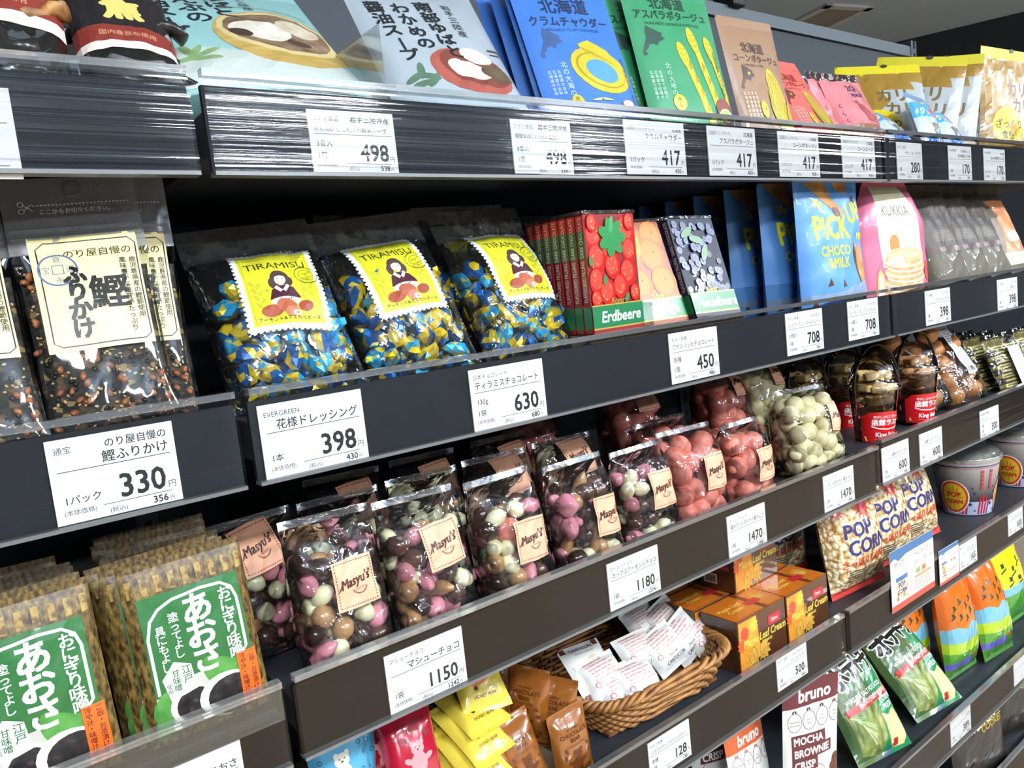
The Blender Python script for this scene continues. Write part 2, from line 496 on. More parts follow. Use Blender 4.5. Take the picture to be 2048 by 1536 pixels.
for i, x in enumerate((-.2, 2.0, 4.2)):  # unseen extra row, added as low frontal fill for the lower shelves
    ceiling_lamp(x, -4.0, 1.0, .3, 46, 'added unseen fill lamp of the far row, %s from the left' % ('first', 'second', 'third')[i])

# ------------------------------------------------------------------ gondola
steel = noisy('shelf_steel', [(0, '#23282d'), (1, '#2a2f35')], 8, .5)
panelm = noisy('back_panel_paint', [(0, '#2b3339'), (1, '#323a41')], 5, .55)
uprm = ink('#4a5157', .4, .5)
railm = noisy('rail_insert', [(0, '#222428'), (1, '#292b2f')], 30, .62, spec=.12)
railw = noisy('rail_insert_warm', [(0, '#1f1811'), (1, '#261d15')], 30, .62, spec=.12)
clear = film('rail_clear', '#f4f6f6', .06, 1.0, 14, 1.35, .0, .0, (.05, 1, 9), .0011)
clear_e = film('rail_edge_clear', '#e6eaea', .15, .08, 12, 1.4, .06, .08)
clear2 = film('rail_clear_calm', '#f4f6f6', .08, 1.0, 10, .55, .0, .0, (.2, 1, 7), .0005)
BAYS = {1: (-.70, .171), 2: (.181, 1.128), 3: (1.137, 2.12)}
NAMES = {1: 'top shelf', 2: 'second shelf', 3: 'third shelf', 4: 'fourth shelf', 5: 'fifth shelf', 6: 'lowest shelf'}
BAYN = {1: 'left bay', 2: 'middle bay', 3: 'right bay'}
# shelf: front plane y, lip bottom z, lip top z, bay edges
LIPS = {1: (0, 1.4600, 1.5290), 2: (0, 1.2350, 1.3030), 3: (0, 1.0165, 1.0815), 4: (.06, .749, .816), 5: (.06, .435, .500), 6: (.06, .235, .300)}
EDGE = {1: BAYS, 2: BAYS, 3: {1: (-.70, .174), 2: (.184, 1.062), 3: (1.071, 2.12)}, 4: {1: (-.70, .176), 2: (.186, 1.048), 3: (1.062, 2.12)}, 5: {2: (.186, 1.045), 3: (1.060, 2.12)}, 6: {3: (1.060, 2.12)}}
WORD = {1: 'under the soup pouches and gummies', 2: 'under the sweets', 3: 'under the chocolate bags', 4: 'under the small packs', 5: 'under the crisps', 6: 'at the bottom'}
for k, (yf, zb, zt) in LIPS.items():
    for b, (x0, x1) in EDGE[k].items():
        t = thing('display_shelf', 'dark %s of the %s with price rail, %s' % (NAMES[k], BAYN[b], WORD[k]), 'shelf', 'shelves of the display rack')
        up = .0065 if b == 3 and k == 3 else 0
        mb = MB(); mb.box(x0+.002, x1-.002, yf+.009, .40, zb+.014+up, zt-.024+up, steel, None, .001)
        mb.build('shelf_board', t)
        ins = railw if k >= 3 else railm
        ct = zt+up
        ztop = ct-.0085 if not (b == 1 and k == 3) else ct-.030
        mb = MB(); mb.box(x0, x1, yf+.0022, yf+.0075, zb+up, ztop, ins); mb.box(x0, x1, yf-.0045, yf+.0075, zb-.0028+up, zb+up, ink('#6d6f70', .3, .3))
        pr_ = mb.build('price_rail', t)
        mb = MB()
        cm = clear if k == 1 else clear2
        vs = [(x0, yf-.0048, zb+up), (x1, yf-.0048, zb+up), (x1, yf-.0048, ct), (x0, yf-.0048, ct)]
        mb.add(vs, [(0, 1, 2, 3)], cm)
        mb.build('clear_cover', pr_, 'clear plastic cover of the price rail')
        mb = MB(); mb.box(x0, x1, yf-.0052, yf+.0035, ct-.0035, ct+.0015, clear_e)
        if b == 1 and k == 3: mb.box(x0, x1, yf-.001, yf+.001, ztop, ct-.0035, film('fence_clear', '#eef2f2', .1, .2, 20, 1, .03))
        mb.build('clear_lip', pr_, 'clear plastic top edge of the price rail')
rack = thing('rack_frame', 'dark grey back panels and uprights of the whole display rack', 'display rack')
for i, (x0, x1) in enumerate(BAYS.values()):
    mb = MB(); mb.box(x0, x1, .412, .425, .05, 1.85, panelm); mb.box(x0, x1, .405, .43, 1.85, 1.875, ink('#5d666c', .45, .2))
    mb.build('back_panel', rack)
for x in (-.70, .176, 1.1325, 2.12):
    mb = MB(); mb.box(x-.014, x+.014, .402, .43, 0, 1.89, uprm, None, .002)
    for z in range(60): mb.box(x-.004, x+.004, .4012, .4019, .1+z*.03, .118+z*.03, ink('#101214', .8))
    mb.build('upright', rack)
mb = MB(); mb.box(1.355, 1.395, .39, .44, 1.872, 1.915, ink('#15181b', .5), None, .003); mb.build('bracket', rack)
mb = MB(); mb.box(-.7, 2.12, .02, .40, .0005, .1, steel); tag(mb.build('base_plinth'), 'dark steel plinth at the foot of the display rack', 'plinth')
# ------------------------------------------------------------------ price tags
paper = ink('#f3f4f4', .55); blk = ink('#17181a', .5); gry = ink('#3a3b3e', .5)
def price_tag(k, x, z, w, h, label, maker, names, left, price, tax, up=0, big=1.0, group='paper price tags in the shelf rails'):
    """k shelf; x, z top-left corner; w, h size. Art units are tag height / 100."""
    yf = LIPS[k][0]
    mb = MB()
    mb.box(x, x+w, yf+.0004, yf+.0016, z-h, z, paper)
    A = Art(); u = h/100; W = w/u
    A.text(maker, 7, 83, 9.5, gry, wmax=W*.45)
    for i, (t, sz, al, y) in enumerate(names):
        A.text(t, W-9 if al == 'r' else (W/2 if al == 'c' else 9), y, sz, blk, al, .012, wmax=W*(.86 if al != 'r' or y < 75 else .5))
    A.rect(8, 61, W-15, .9, blk)
    for i, t in enumerate(left if price else []): A.text(t, 10, 42-i*19 if len(left) > 1 else 23, 11.5, blk, bold=.008)
    if price: A.text('(本体価格)', 8, 10, 7.5, gry)
    if not price: left = []
    A.text(price, W-17, 19, 40*big, blk, 'r', .022, sx=.9)
    if price: A.text('円', W-15, 19, 10, blk)
    A.rect(W*.36, 14, W*.56, .8, gry)
    if price: A.text('(税込)', W*.40, 3.5, 7.5, gry)
    A.text(tax, W-17, 3, 12, blk, 'r', .02); A.text('円' if price else '', W-15, 3, 6, gry)
    A.onto(mb, flat((x, yf+.0004, z-h), (1, 0, 0), (0, 0, 1), u), .0002, step=4e-6)
    o = mb.build('price_tag')
    return tag(o, label, 'price tag', group)

SOUP = 'ミナミ食品'
price_tag(1, .2568, 1.5082, .0742, .0471, 'white price tag 498 yen on the top rail, in the rail\'s left glare', SOUP, [('岩手三陸沖産', 12.5, 'r', 83), ('南部ゆばとこんぶの醤油スープ', 9.5, 'l', 66)], ['3食入', '1個'], '498', '538')
price_tag(1, .4528, 1.5110, .0731, .0490, 'white price tag 498 yen under the silver soup pouch', SOUP, [('岩手三陸沖産', 12.5, 'r', 83), ('南部ゆばとわかめの醤油スープ', 9.5, 'l', 66)], ['8食入', '1個'], '498', '538')
HK = '北海道ダイニングキッチン'
price_tag(1, .6003, 1.5182, .0940, .0554, 'white price tag 417 yen under the blue clam pouches', HK, [('北海道', 9, 'r', 82), ('クラムチャウダー', 13.5, 'r', 66)], ['1パック'], '417', '450')
price_tag(1, .7340, 1.5181, .0905, .0555, 'white price tag 417 yen under the green asparagus pouch', HK, [('北海道', 11, 'r', 82), ('アスパラポタージュ', 13, 'r', 66)], ['1パック'], '417', '450')
price_tag(1, .8709, 1.5180, .0911, .0555, 'white price tag 417 yen under the brown corn pouch', HK, [('北海道', 9.5, 'r', 82), ('コーンポタージュ', 12.5, 'r', 66)], ['1パック'], '417', '450')
price_tag(1, 1.0180, 1.5180, .0880, .0555, 'white price tag 417 yen washed out by glare under the pink bags', HK, [('北海道', 9.5, 'r', 82), ('コーンスープ', 12.5, 'r', 66)], ['1パック'], '417', '450')
price_tag(1, 1.1690, 1.5150, .0791, .0536, 'white price tag 280 yen at the start of the right bay', 'キタノ商事', [('サワーコーラグミ', 11.5, 'r', 67)], ['1袋'], '280', '302')
price_tag(1, 1.3366, 1.5154, .0857, .0541, 'white price tag 170 yen under the small blue gummy bags', 'UHA味覚糖', [('北海道れんこん', 9, 'r', 82), ('恋の湖風ぶどう味', 10.5, 'r', 67)], ['1袋'], '170', '184')
price_tag(1, 1.4702, 1.5147, .0891, .0534, 'white price tag 170 yen, last one along the top rail', 'UHA味覚糖', [('信州長野', 8, 'r', 82), ('恋みの湖野菜りんご味', 10.5, 'r', 67)], ['1パック'], '170', '183')
price_tag(1, -.0120, 1.5090, .0770, .0545, 'white price tag cut by the left picture edge on the top rail', '', [], [], '', '')
price_tag(2, .0506, 1.2909, .0767, .0553, 'white price tag 330 yen under the rice seasoning bags', '通宝', [('のり屋自慢の', 12, 'r', 83), ('鰹ふりかけ', 15, 'r', 66)], ['1パック'], '330', '356')
price_tag(2, .1869, 1.2905, .0845, .0560, 'white price tag 398 yen under the nearest bag of foil sweets', 'EVERGREEN', [('花様ドレッシング', 15, 'r', 66)], ['1本'], '398', '430')
price_tag(2, .3764, 1.2899, .0850, .0549, 'white price tag 630 yen under the middle bag of foil sweets', '日本チョコレート', [('ティラミスチョコレート', 14, 'l', 67)], ['130g', '1袋'], '630', '680')
price_tag(2, .6413, 1.2922, .0834, .0557, 'white price tag 450 yen under the blueberry chocolate', 'キタノ商事', [('ワインリッヒチョコレート', 12, 'l', 68)], ['各種', '1個'], '450', '486')
price_tag(2, .8617, 1.2924, .0840, .0537, 'white price tag 708 yen under the hindmost blue biscuit pouches', 'キタノ商事', [('バールセン', 9.5, 'r', 83), ('ピックアップミニーズ チョコレート', 9, 'l', 67)], ['10個入', '1袋'], '708', '765')
price_tag(2, 1.0094, 1.2942, .0825, .0538, 'white price tag 708 yen between the blue and pink biscuit bags', 'キタノ商事', [('バールセン', 9.5, 'r', 83), ('ピックアップミニーズ チョコミルク', 9, 'l', 67)], ['10個入', '1袋'], '708', '765')
price_tag(2, 1.2364, 1.2908, .0859, .0539, 'white price tag 398 yen at the start of the right bay\'s second rail', '紅い絹屋', [('テーカカオ', 9, 'r', 83), ('ストロベリーチョコ', 9.5, 'r', 67)], ['1箱'], '398', '429')
price_tag(2, 1.5069, 1.2887, .0884, .0556, 'white price tag 398 yen at the far right of the second rail', '紅い絹屋', [('テーカカオ', 9, 'r', 83), ('塩味チョコ', 9.5, 'r', 67)], ['1箱'], '398', '429')
MC = 'マシューチョコ'
price_tag(3, .2610, 1.0671, .0774, .0513, 'white price tag 1150 yen under the nearest mixed chocolate bag', MC, [('マシューチョコ', 15, 'r', 66)], ['1袋'], '1150', '1242', big=.86)
price_tag(3, .5185, 1.0683, .0769, .0504, 'white price tag 1180 yen under the fourth mixed chocolate bag', MC, [('ミックスアーモンドチョコ', 12, 'r', 67)], ['1袋'], '1180', '1274', big=.82)
price_tag(3, .7159, 1.0665, .0754, .0511, 'white price tag 1470 yen under the red ball bags', MC, [('苺のフリーズドライ苺チョコ', 12, 'r', 67)], ['1袋'], '1470', '1588', big=.82)
price_tag(3, .9232, 1.0676, .0770, .0495, 'white price tag 1470 yen under the white ball bag', MC, [('フリーズドライ苺チョコ', 12, 'r', 67)], ['1袋'], '1470', '1588', big=.82)
price_tag(3, 1.0800, 1.0739, .0812, .0512, 'white price tag 600 yen, first on the right bay\'s third rail', 'キングベーク', [('函館ラスク  バター', 11, 'r', 67)], ['1個'], '600', '648', big=.9)
price_tag(3, 1.1960, 1.0719, .0762, .0519, 'white price tag 600 yen under the rusk cups', 'キングベーク', [('函館ラスク  コーヒー', 11, 'r', 67)], ['1個'], '600', '648', big=.9)
price_tag(3, 1.4156, 1.0693, .0778, .0494, 'white price tag 500 yen under the brown bread bags', '北海道産小麦使用', [('おいしいパン', 10, 'l', 67)], ['10枚', '1袋'], '500', '540', big=.9)
F4 = 1.1063  # the fourth rail stands a little further back
def z4(z): return 1.35-(1.35-z)*F4
price_tag(4, .7916*F4, z4(.8601), .0748, .0480, 'white price tag 500 yen under the orange biscuit boxes', 'キタノ商事', [('メープルリーフ', 9, 'r', 83), ('クリームクッキー', 9.5, 'r', 67)], ['1個'], '500', '540', big=.9)
price_tag(4, 1.315*F4, z4(.8585), .0753, .0484, 'white price tag 165 yen beside the small popcorn card', '東ハト', [('ハッピーポップコーン', 9, 'r', 67)], ['1袋'], '165', '178', big=.9)
price_tag(4, .6118, .8034, .0755, .0480, 'white price tag 128 yen below the wicker basket', 'キタノ商事', [('ミニカントゥッチーニ チョコレートビスケット', 9, 'l', 67)], ['各種', '1袋'], '128', '138', big=.9)
price_tag(4, 1.6784, .8136-.003, .0753, .0484, 'white price tag 600 yen under the paper popcorn cups', '東ハト', [('ポップコーンカップ', 9, 'r', 67)], ['1個'], '600', '648', big=.9)
price_tag(5, 1.388, .4925, .0852, .0535, 'white price tag 389 yen under the wasabi crisps', 'ポテトハウス', [('山ポテトチップ', 9, 'r', 83), ('わさび味', 9.5, 'r', 67)], ['1袋'], '389', '420', big=.9)
price_tag(5, 1.680, .4925, .0852, .0535, 'white price tag at the far right of the fifth rail', '', [], [], '', '')
price_tag(3, .0605, 1.0505-.0005, .0790, .0500, 'white price tag under the green rice-ball miso packs', '日出味噌醸造元', [('おにぎり味噌あおさ', 14, 'r', 66)], ['1個'], '380', '410')
# ------------------------------------------------------------------ top shelf
S1, S2, S3, S4, S5 = 1.505, 1.279, 1.0575, .792, .476
white = ink('#eef1f0'); dark = ink('#20262a'); rnd = random.Random(5)
film_c = film('film_clear', '#fbfcfc', .05, .8, 40, 1.0, .012)
film_w = film('film_wrinkled', '#f7f9f9', .04, 1.0, 22, 1.1, .010, .008, (1, 1, 1), .005, .6)
film_t = film('film_header_wrinkled', '#f3f5f6', .05, 1.0, 22, 1.4, .03, .07, (1, 1, 1), .006, .6)
film_m = film('film_milky', '#eef0f2', .12, .4, 30, 1.2, .05, .10)
def satin(name, a, b, rough=.34, sc=6, bump=.0, coat=.25):
    return noisy(name, [(.3, a), (.7, b)], sc, rough, 'NOISE', bump, 2, 0, (1, 1, 1), .5, coat)

# soup pouches
mint = satin('pouch_mint', '#9fcfce', '#92c6c6', .3)
A = Art()
A.poly([(0, 4), (100, 4), (100, 26), (70, 40), (50, 34), (0, 46)], satin('mint_foot', '#c9d2cb', '#bccac4'))
A.ell(70, 60, 32, 40, noisy('bowl_wood', [(.3, '#a98b45'), (.7, '#c6a960')], 30, .5, stretch=(1, 1, 6)), -6)
A.ell(70, 66, 29, 32, ink('#d2bf86'), -6); A.ell(70, 67, 26, 28, noisy('broth', [(.3, '#5a4130'), (.7, '#9a7f63')], 60, .5), -6)
A.ell(61, 66, 15, 15, noisy('yuba', [(.3, '#cfc3ac'), (.6, '#e9e4d6'), (.8, '#a8947a')], 70, .5), -14)
A.ell(82, 74, 10, 12, noisy('yuba2', [(.3, '#d6ccb6'), (.7, '#b9a98c')], 80, .5), 24)
A.ell(50, 60, 5, 7, ink('#463326'), 20); A.ell(76, 52, 6, 4, ink('#4f3a2a'), -20)
for k, (x, y, a) in enumerate(((18, 30, 20), (23, 36, 60), (26, 28, -10), (20, 38, 100), (28, 34, 30))): A.ell(x, y, 7, 2, noisy('herb', [(.3, '#6f8f5c'), (.7, '#8fae72')], 60, .6), a)
A.vtext('醤油スープ', 20, 124, 14, dark, .02, .95, slant=.8); A.vtext('こんぶの', 36, 132, 14, dark, .02, 1.0, slant=.4); A.vtext('ゆばと', 53, 128, 14, dark, .02, 1.0, slant=-.5)
A.vtext('岩手三陸産', 66, 133, 6, dark, 0, 1.1)
A.ring(70, 92, 26, 14, .7, ink('#8a9a94'), 0, 20, 150)
mintb = Bag(.180, .262, .022, .010, 'stand', 3, .0022, .09, topw=1.02)
m1 = pouch('soup_pouch', 'mint green soup pouch with a picture of a wooden bowl', 'soup pouch', mintb, mint, A, 'soup pouches on the top shelf')
place(m1, .247, .004, S1, -8, 50, -3)
silver = satin('pouch_silver', '#aeb9c0', '#a0adb6', .24)
A = Art()
A.ell(62, 40, 30, 24, ink('#a5564a', .35), -24); A.ell(66, 44, 26, 19, ink('#7a4036'), -24)
A.ell(61, 42, 16, 10, noisy('abalone', [(.3, '#d9cfb4'), (.7, '#efe9d8')], 70, .45), -22); A.ell(82, 40, 12, 9, noisy('kelp', [(.3, '#4d3b2c'), (.7, '#6b5a40')], 60, .5), -22)
A.ell(72, 58, 12, 8, ink('#e9e6dc'), -24)
for x, y, a in ((18, 34, 30), (24, 40, 80), (28, 34, -20), (22, 28, 10), (30, 30, 50)): A.ell(x, y, 8, 2.6, ink('#56705a'), a)
A.vtext('醤油スープ', 17, 122, 14.5, dark, .03, 1.0, slant=1.6); A.vtext('わかめの', 36, 121, 14.5, dark, .03, 1.0, slant=1.1); A.vtext('南部ゆばと', 55, 126, 14.5, dark, .03, 1.0, slant=.6)
A.vtext('岩手三陸産', 72, 122, 8, dark, 0, 1.1)
A.line([(86, 68), (100, 72)], 2, ink('#5b4441')); A.line([(86, 63), (100, 67)], 1.2, ink('#5b4441'))
silb = Bag(.142, .212, .018, .008, 'stand', 6, .0026, .08)
m2 = pouch('soup_pouch', 'silver white soup pouch between the mint and the blue pouches', 'soup pouch', silb, silver, A, 'soup pouches on the top shelf')
place(m2, .430, .006, S1, -10, 36, -1)

# potage pouches from the north: a silhouette of the island is printed on each
ISLE = [(30, 62), (33, 70), (37, 67), (42, 65), (47, 62), (53, 60), (51, 56), (55, 53), (50, 50), (45, 48), (42, 43), (37, 46), (31, 44), (28, 39), (24, 36), (26, 32), (22, 30), (19, 34), (22, 39), (25, 45), (28, 50), (30, 56)]
def isle(A, dx, dy, s, mat): A.poly([((x-20)*s+dx, (y-30)*s+dy) for x, y in ISLE], mat)
gold = ink('#d8c43c', .3, .35); goldd = ink('#a8922c', .35, .3)
def clam_art():
    A = Art(); k = ink('#1f3f78'); w = ink('#c9dcf4')
    A.text('北海道', 50, 117, 17, ink('#1c2a4a'), 'c', .03); A.text('クラムチャウダー', 50, 103, 11, ink('#1c2a4a'), 'c', .03, wmax=82)
    A.text('HOKKAIDO CLAM CHOWDER', 50, 97, 4.2, k, 'c', wmax=72)
    isle(A, 10, 70, .75, ink('#35507f'))
    A.ell(66, 58, 31, 22, gold, -18); A.ell(66, 58, 26, 17, goldd, -18); A.ell(67, 58, 24.5, 15.5, gold, -18); A.ell(67, 57, 17, 11, ink('#4f8fe0'), -18)
    A.poly([(50, 84), (62, 88), (80, 78), (90, 60), (82, 62), (66, 72), (52, 78)], gold)
    for x in (58, 66, 74, 82): A.line([(52, 81), (x, 72-(x-58)*.3)], .7, goldd)
    A.vtext('北の大海の', 28, 66, 6.5, w, 0, 1.05); A.ell(30, 27, 6, 7, gold); A.vtext('恵み', 30, 32, 5, ink('#3c3a20'), 0, 1.0)
    for i in range(3): A.vtext('北海道の旨味', 12+i*4.4, 58, 3.6, w, 0, 1.1)
    A.vtext('北海道産ほたて使用', 94, 72, 5, ink('#21427a'), 0, 1.05)
    for i in range(7): A.ring(56, 14, 4+i*3, 16, .6, ink('#d8d26a'), 0, 60, 120)
    A.ell(84, 24, 8, 5, ink('#8a5a52')); A.ell(84, 25, 6, 3.4, ink('#e7d8c0'))
    return A
def asp_art():
    A = Art(); k = ink('#173528'); w = ink('#bfe0c6')
    A.text('北海道', 50, 134, 14, k, 'c', .03); A.text('アスパラポタージュ', 50, 122, 11, k, 'c', .03, wmax=84)
    A.text('HOKKAIDO ASPARAGUS POTAGE', 50, 115, 4.2, k, 'c', wmax=80); isle(A, 8, 82, .8, ink('#27453a'))
    for x, t, s in ((48, 92, 0), (62, 108, 2), (80, 100, 3)):
        A.poly([(x+16, 8), (x+24, 8), (x+9+s, t-14), (x+s+2, t-14)], gold)
        A.ell(x+s+4, t-8, 5.2, 14, gold, 8)
        for j in range(4): A.ring(x+s+4, t-16+j*6, 4, 5, .6, goldd, 8, 200, 340)
        for j in range(4): A.poly([(x+16-j*3+s, 24+j*14), (x+21-j*3+s, 30+j*14), (x+17-j*3+s, 36+j*14)], goldd)
    A.vtext('北の大地の', 30, 74, 6.5, w, 0, 1.05); A.ell(33, 34, 7, 8, gold); A.vtext('恵み', 33, 39, 5.5, k, .02, 1.0)
    for i in range(3): A.vtext('北海道で収穫さ', 10+i*4.6, 66, 3.8, w, 0, 1.1)
    A.vtext('北海道産アスパラ使用', 91, 90, 4.6, ink('#1f5138'), 0, 1.05)
    A.ell(86, 26, 11, 14, ink('#7d3a30'), 12); A.ell(86, 22, 9, 7, ink('#e2e0d4'), 12); A.ell(86, 24, 6.6, 4.4, ink('#9fb35a'), 12)
    return A
def corn_art(bg2, kern, leaf, txt, w):
    A = Art(); k = ink(txt)
    A.text('北海道', 48, 108, 14, k, 'c', .03); A.text('コーンポタージュ', 50, 96, 10.5, k, 'c', .03, wmax=80); A.text('HOKKAIDO CORN', 42, 90, 4, k, 'c')
    isle(A, 12, 62, .75, ink(bg2)); A.ell(29, 81, 2, 2, gold)
    A.ell(72, 50, 14, 40, ink(kern, .3, .3), 10)
    for j in range(11):
        for i in range(-2, 3):
            y = 20+j*6; x = 72+i*5-(y-50)*.17
            if abs(i*5) < 13*math.sqrt(max(0, 1-((y-50)/40)**2)): A.ring(x, y, 2.3, 2.8, .5, ink(leaf), 0, n=8)
    A.poly([(70, 6), (78, 6), (66, 30), (54, 62), (52, 40), (60, 16)], ink('#9a9330', .35, .3)); A.poly([(76, 6), (86, 10), (92, 34), (90, 54), (82, 34)], ink('#b9ae3c', .35, .3))
    A.ell(38, 38, 6, 10, gold); A.text('14', 38, 36, 7, ink(txt), 'c', .02)
    for i in range(4): A.vtext('北海道産の甘い', 12+i*5.5, 58, 4.4, ink(w), 0, 1.15)
    A.vtext('以上の', 48, 30, 5, ink(w), 0, 1.1)
    return A
cb = Bag(.122, .182, .010, .005, 'stand', 11, .0009, .06)
PG = 'potage pouches on the top shelf'
clam = pouch('potage_pouch', 'blue clam chowder pouch with a gold clam, foremost of its row', 'soup pouch', cb, satin('pouch_blue', '#3671c4', '#3168b8', .42), clam_art(), PG)
place(clam, .590, .008, S1, -10, 18, -2)
for i, w_ in enumerate(('second', 'third', 'hindmost')):
    place(dup(clam, 'blue clam chowder pouch, %s of its row behind the gold clam picture' % w_), .590-.002*i, .031+.021*i, S1, -10, 17, -2+i*.3)
ab = Bag(.125, .194, .010, .005, 'stand', 12, .0009, .06)
asp = pouch('potage_pouch', 'green asparagus potage pouch with three gold stalks in front', 'soup pouch', ab, satin('pouch_green', '#2f8f5e', '#2a8254', .42), asp_art(), PG)
place(asp, .745, .009, S1, -12, 15, 1)
place(dup(asp, 'green asparagus pouch standing behind the front green one, to its left'), .728, .048, S1, -9, 14, -2)
nb = Bag(.112, .168, .010, .005, 'stand', 13, .0009, .07)
corn = pouch('potage_pouch', 'brown corn potage pouch with a gold corn cob', 'soup pouch', nb, satin('pouch_kraft', '#94704f', '#876548', .5), corn_art('#4a3a30', '#d9c04a', '#a08a2a', '#3d2f28', '#e4d2bd'), PG)
place(corn, .892, .010, S1, -2, 11, 0)
rb = Bag(.108, .158, .010, .005, 'stand', 14, .001, .07)
redc = pouch('potage_pouch', 'coral red corn soup pouch leaning back beside the brown one', 'soup pouch', rb, satin('pouch_coral', '#d8554e', '#cf6a5e', .4), corn_art('#6a2f30', '#d9c04a', '#a08a2a', '#8a2a28', '#f3c9bb'), PG)
place(redc, 1.020, .014, S1, 0, 29, 0)
# pink bags with a clear gusset
A = Art(); A.text('2QI', 60, 96, 15, ink('#4d2255'), 'c', .04); A.text('MAN', 64, 84, 11, ink('#4d2255'), 'c', .04)
A.rect(0, 0, 100, 34, noisy('chestnut_print', [(.3, '#7a4a3c'), (.7, '#94604e')], 40, .4)); A.ell(42, 22, 26, 12, ink('#8d5a44', .3), 10)
A.poly([(48, 76), (56, 78), (96, 36), (60, 40)], ink('#9a4348')); A.vtext('くくく', 12, 72, 10, ink('#8d3b40'), .02, 1.3)
pk = Bag(.098, .128, .018, .012, 'stand', 21, .0028, .09)
p1 = pouch('sweets_bag', 'glossy pink bag with purple lettering, front one on the top shelf', 'sweets bag', pk, satin('film_pink', '#d87f84', '#d2767c', .16, coat=1), A, 'pink bags on the top shelf', film('pink_clear', '#ffd8da', .06, 1, 40, 1.3, .04))
place(p1, 1.140, .010, S1, -6, 20, -1)
place(dup(p1, 'glossy pink bag standing behind the front pink one'), 1.125, .052, S1, 4, 14, -2)
place(dup(p1, 'third pink bag, hindmost beside the rack back'), 1.075, .088, S1, -8, 10, 0)
# small blue gummy bags
A = Art(); A.rect(0, 72, 100, 34, ink('#3f9fe0', .2, coat=1)); A.ell(62, 84, 10, 12, ink('#c23a34')); A.text('グミ', 30, 80, 16, white, 'c', .04)
A.vtext('恋', 50, 60, 26, ink('#6e6a55'), .03)
for x, y, c in ((20, 22, '#2f6fd0'), (36, 14, '#2458b8'), (80, 26, '#2f7fd8'), (66, 12, '#dfe8f4'), (52, 30, '#3b83dc'), (88, 12, '#2c5fb6')): A.ell(x, y, 14, 10, ink(c, .2, coat=1), rnd.uniform(0, 90))
bb = Bag(.082, .108, .014, .01, 'pillow', 31, .0028, .1, .05)
g1 = pouch('gummy_bag', 'small blue and white gummy bag, tallest of three before the yellow bags', 'gummy bag', bb, satin('film_silverblue', '#c4d2de', '#9fb6cc', .14, coat=1), A, 'small blue gummy bags', ink('#6f9ccb', .2, .3), botseal=True)
place(g1, 1.350, .012, S1, 4, 18, 5)
place(dup(g1, 'small blue gummy bag, right one of three before the yellow bags'), 1.440, .012, S1, 4, 30, 4)
place(dup(g1, 'small blue gummy bag in shade, left one of three before the yellow bags'), 1.255, .014, S1, 4, 42, 4)
# yellow snack bags with a header
A = Art(); y_ = ink('#d2bd12', .35); br = ink('#6b5526')
A.rect(0, 0, 100, 120, satin('bag_ochre', '#8c6a24', '#a07c30', .25)); A.poly([(62, 0), (100, 0), (100, 104), (84, 104), (88, 92), (46, 92), (56, 74), (42, 60), (60, 46), (70, 20)], ink('#a6adaf', .3))
A.text('カリ', 58, 76, 20, br, 'c', .05); A.text('カリ', 66, 56, 20, br, 'c', .05)
A.ell(40, 38, 26, 24, y_); A.text('ざっくり', 40, 36, 12, ink('#3a3312'), 'c', .03); A.text('食感!!', 40, 23, 11, ink('#3a3312'), 'c', .03)
for i in range(14): A.ell(60+rnd.uniform(-22, 34), 10+rnd.uniform(-6, 26), 9, 2.2, ink(rnd.choice(('#b07a3a', '#9a6430', '#c99a55'))), rnd.uniform(-60, 60))
yb = Bag(.150, .198, .020, .016, 'stand', 41, .002, .1, topw=.97)
hd = satin('header_yellow', '#d8cc22', '#cdc01a', .35)
y1 = pouch('snack_bag', 'yellow topped snack bag, foremost at the right end of the top shelf', 'snack bag', yb, satin('bag_silver', '#a9aeac', '#9aa09f', .25), A, 'yellow topped snack bags', hd, sealname='header')
mb = MB(); mb.add([(.006*math.cos(a)+.012, -.0012, .196+.0035*math.sin(a)) for a in [i*.5236 for i in range(12)]], [tuple(range(11, -1, -1))], ink('#2a2a22')); mb.build('hang_hole', y1)
place(y1, 1.640, .014, S1, -13, -1, 4)
for (x, y, yw, ln, rl, l_) in ((1.625, .090, -8, 10, 3, 'yellow topped snack bag just behind the foremost one'), (1.500, .105, -62, 10, 8, 'yellow topped snack bag turned sideways, right of two'), (1.560, .185, 168, -10, -4, 'yellow topped snack bag showing its silver back, right one'),
        (1.425, .110, -58, 14, 12, 'yellow topped snack bag turned sideways, left of two'), (1.345, .095, -40, 26, 6, 'yellow topped snack bag behind the blue gummy bags'), (1.360, .215, 172, -22, -2, 'yellow topped snack bag showing its silver back, left one')):
    place(dup(y1, l_), x, y, S1, yw, ln, rl)
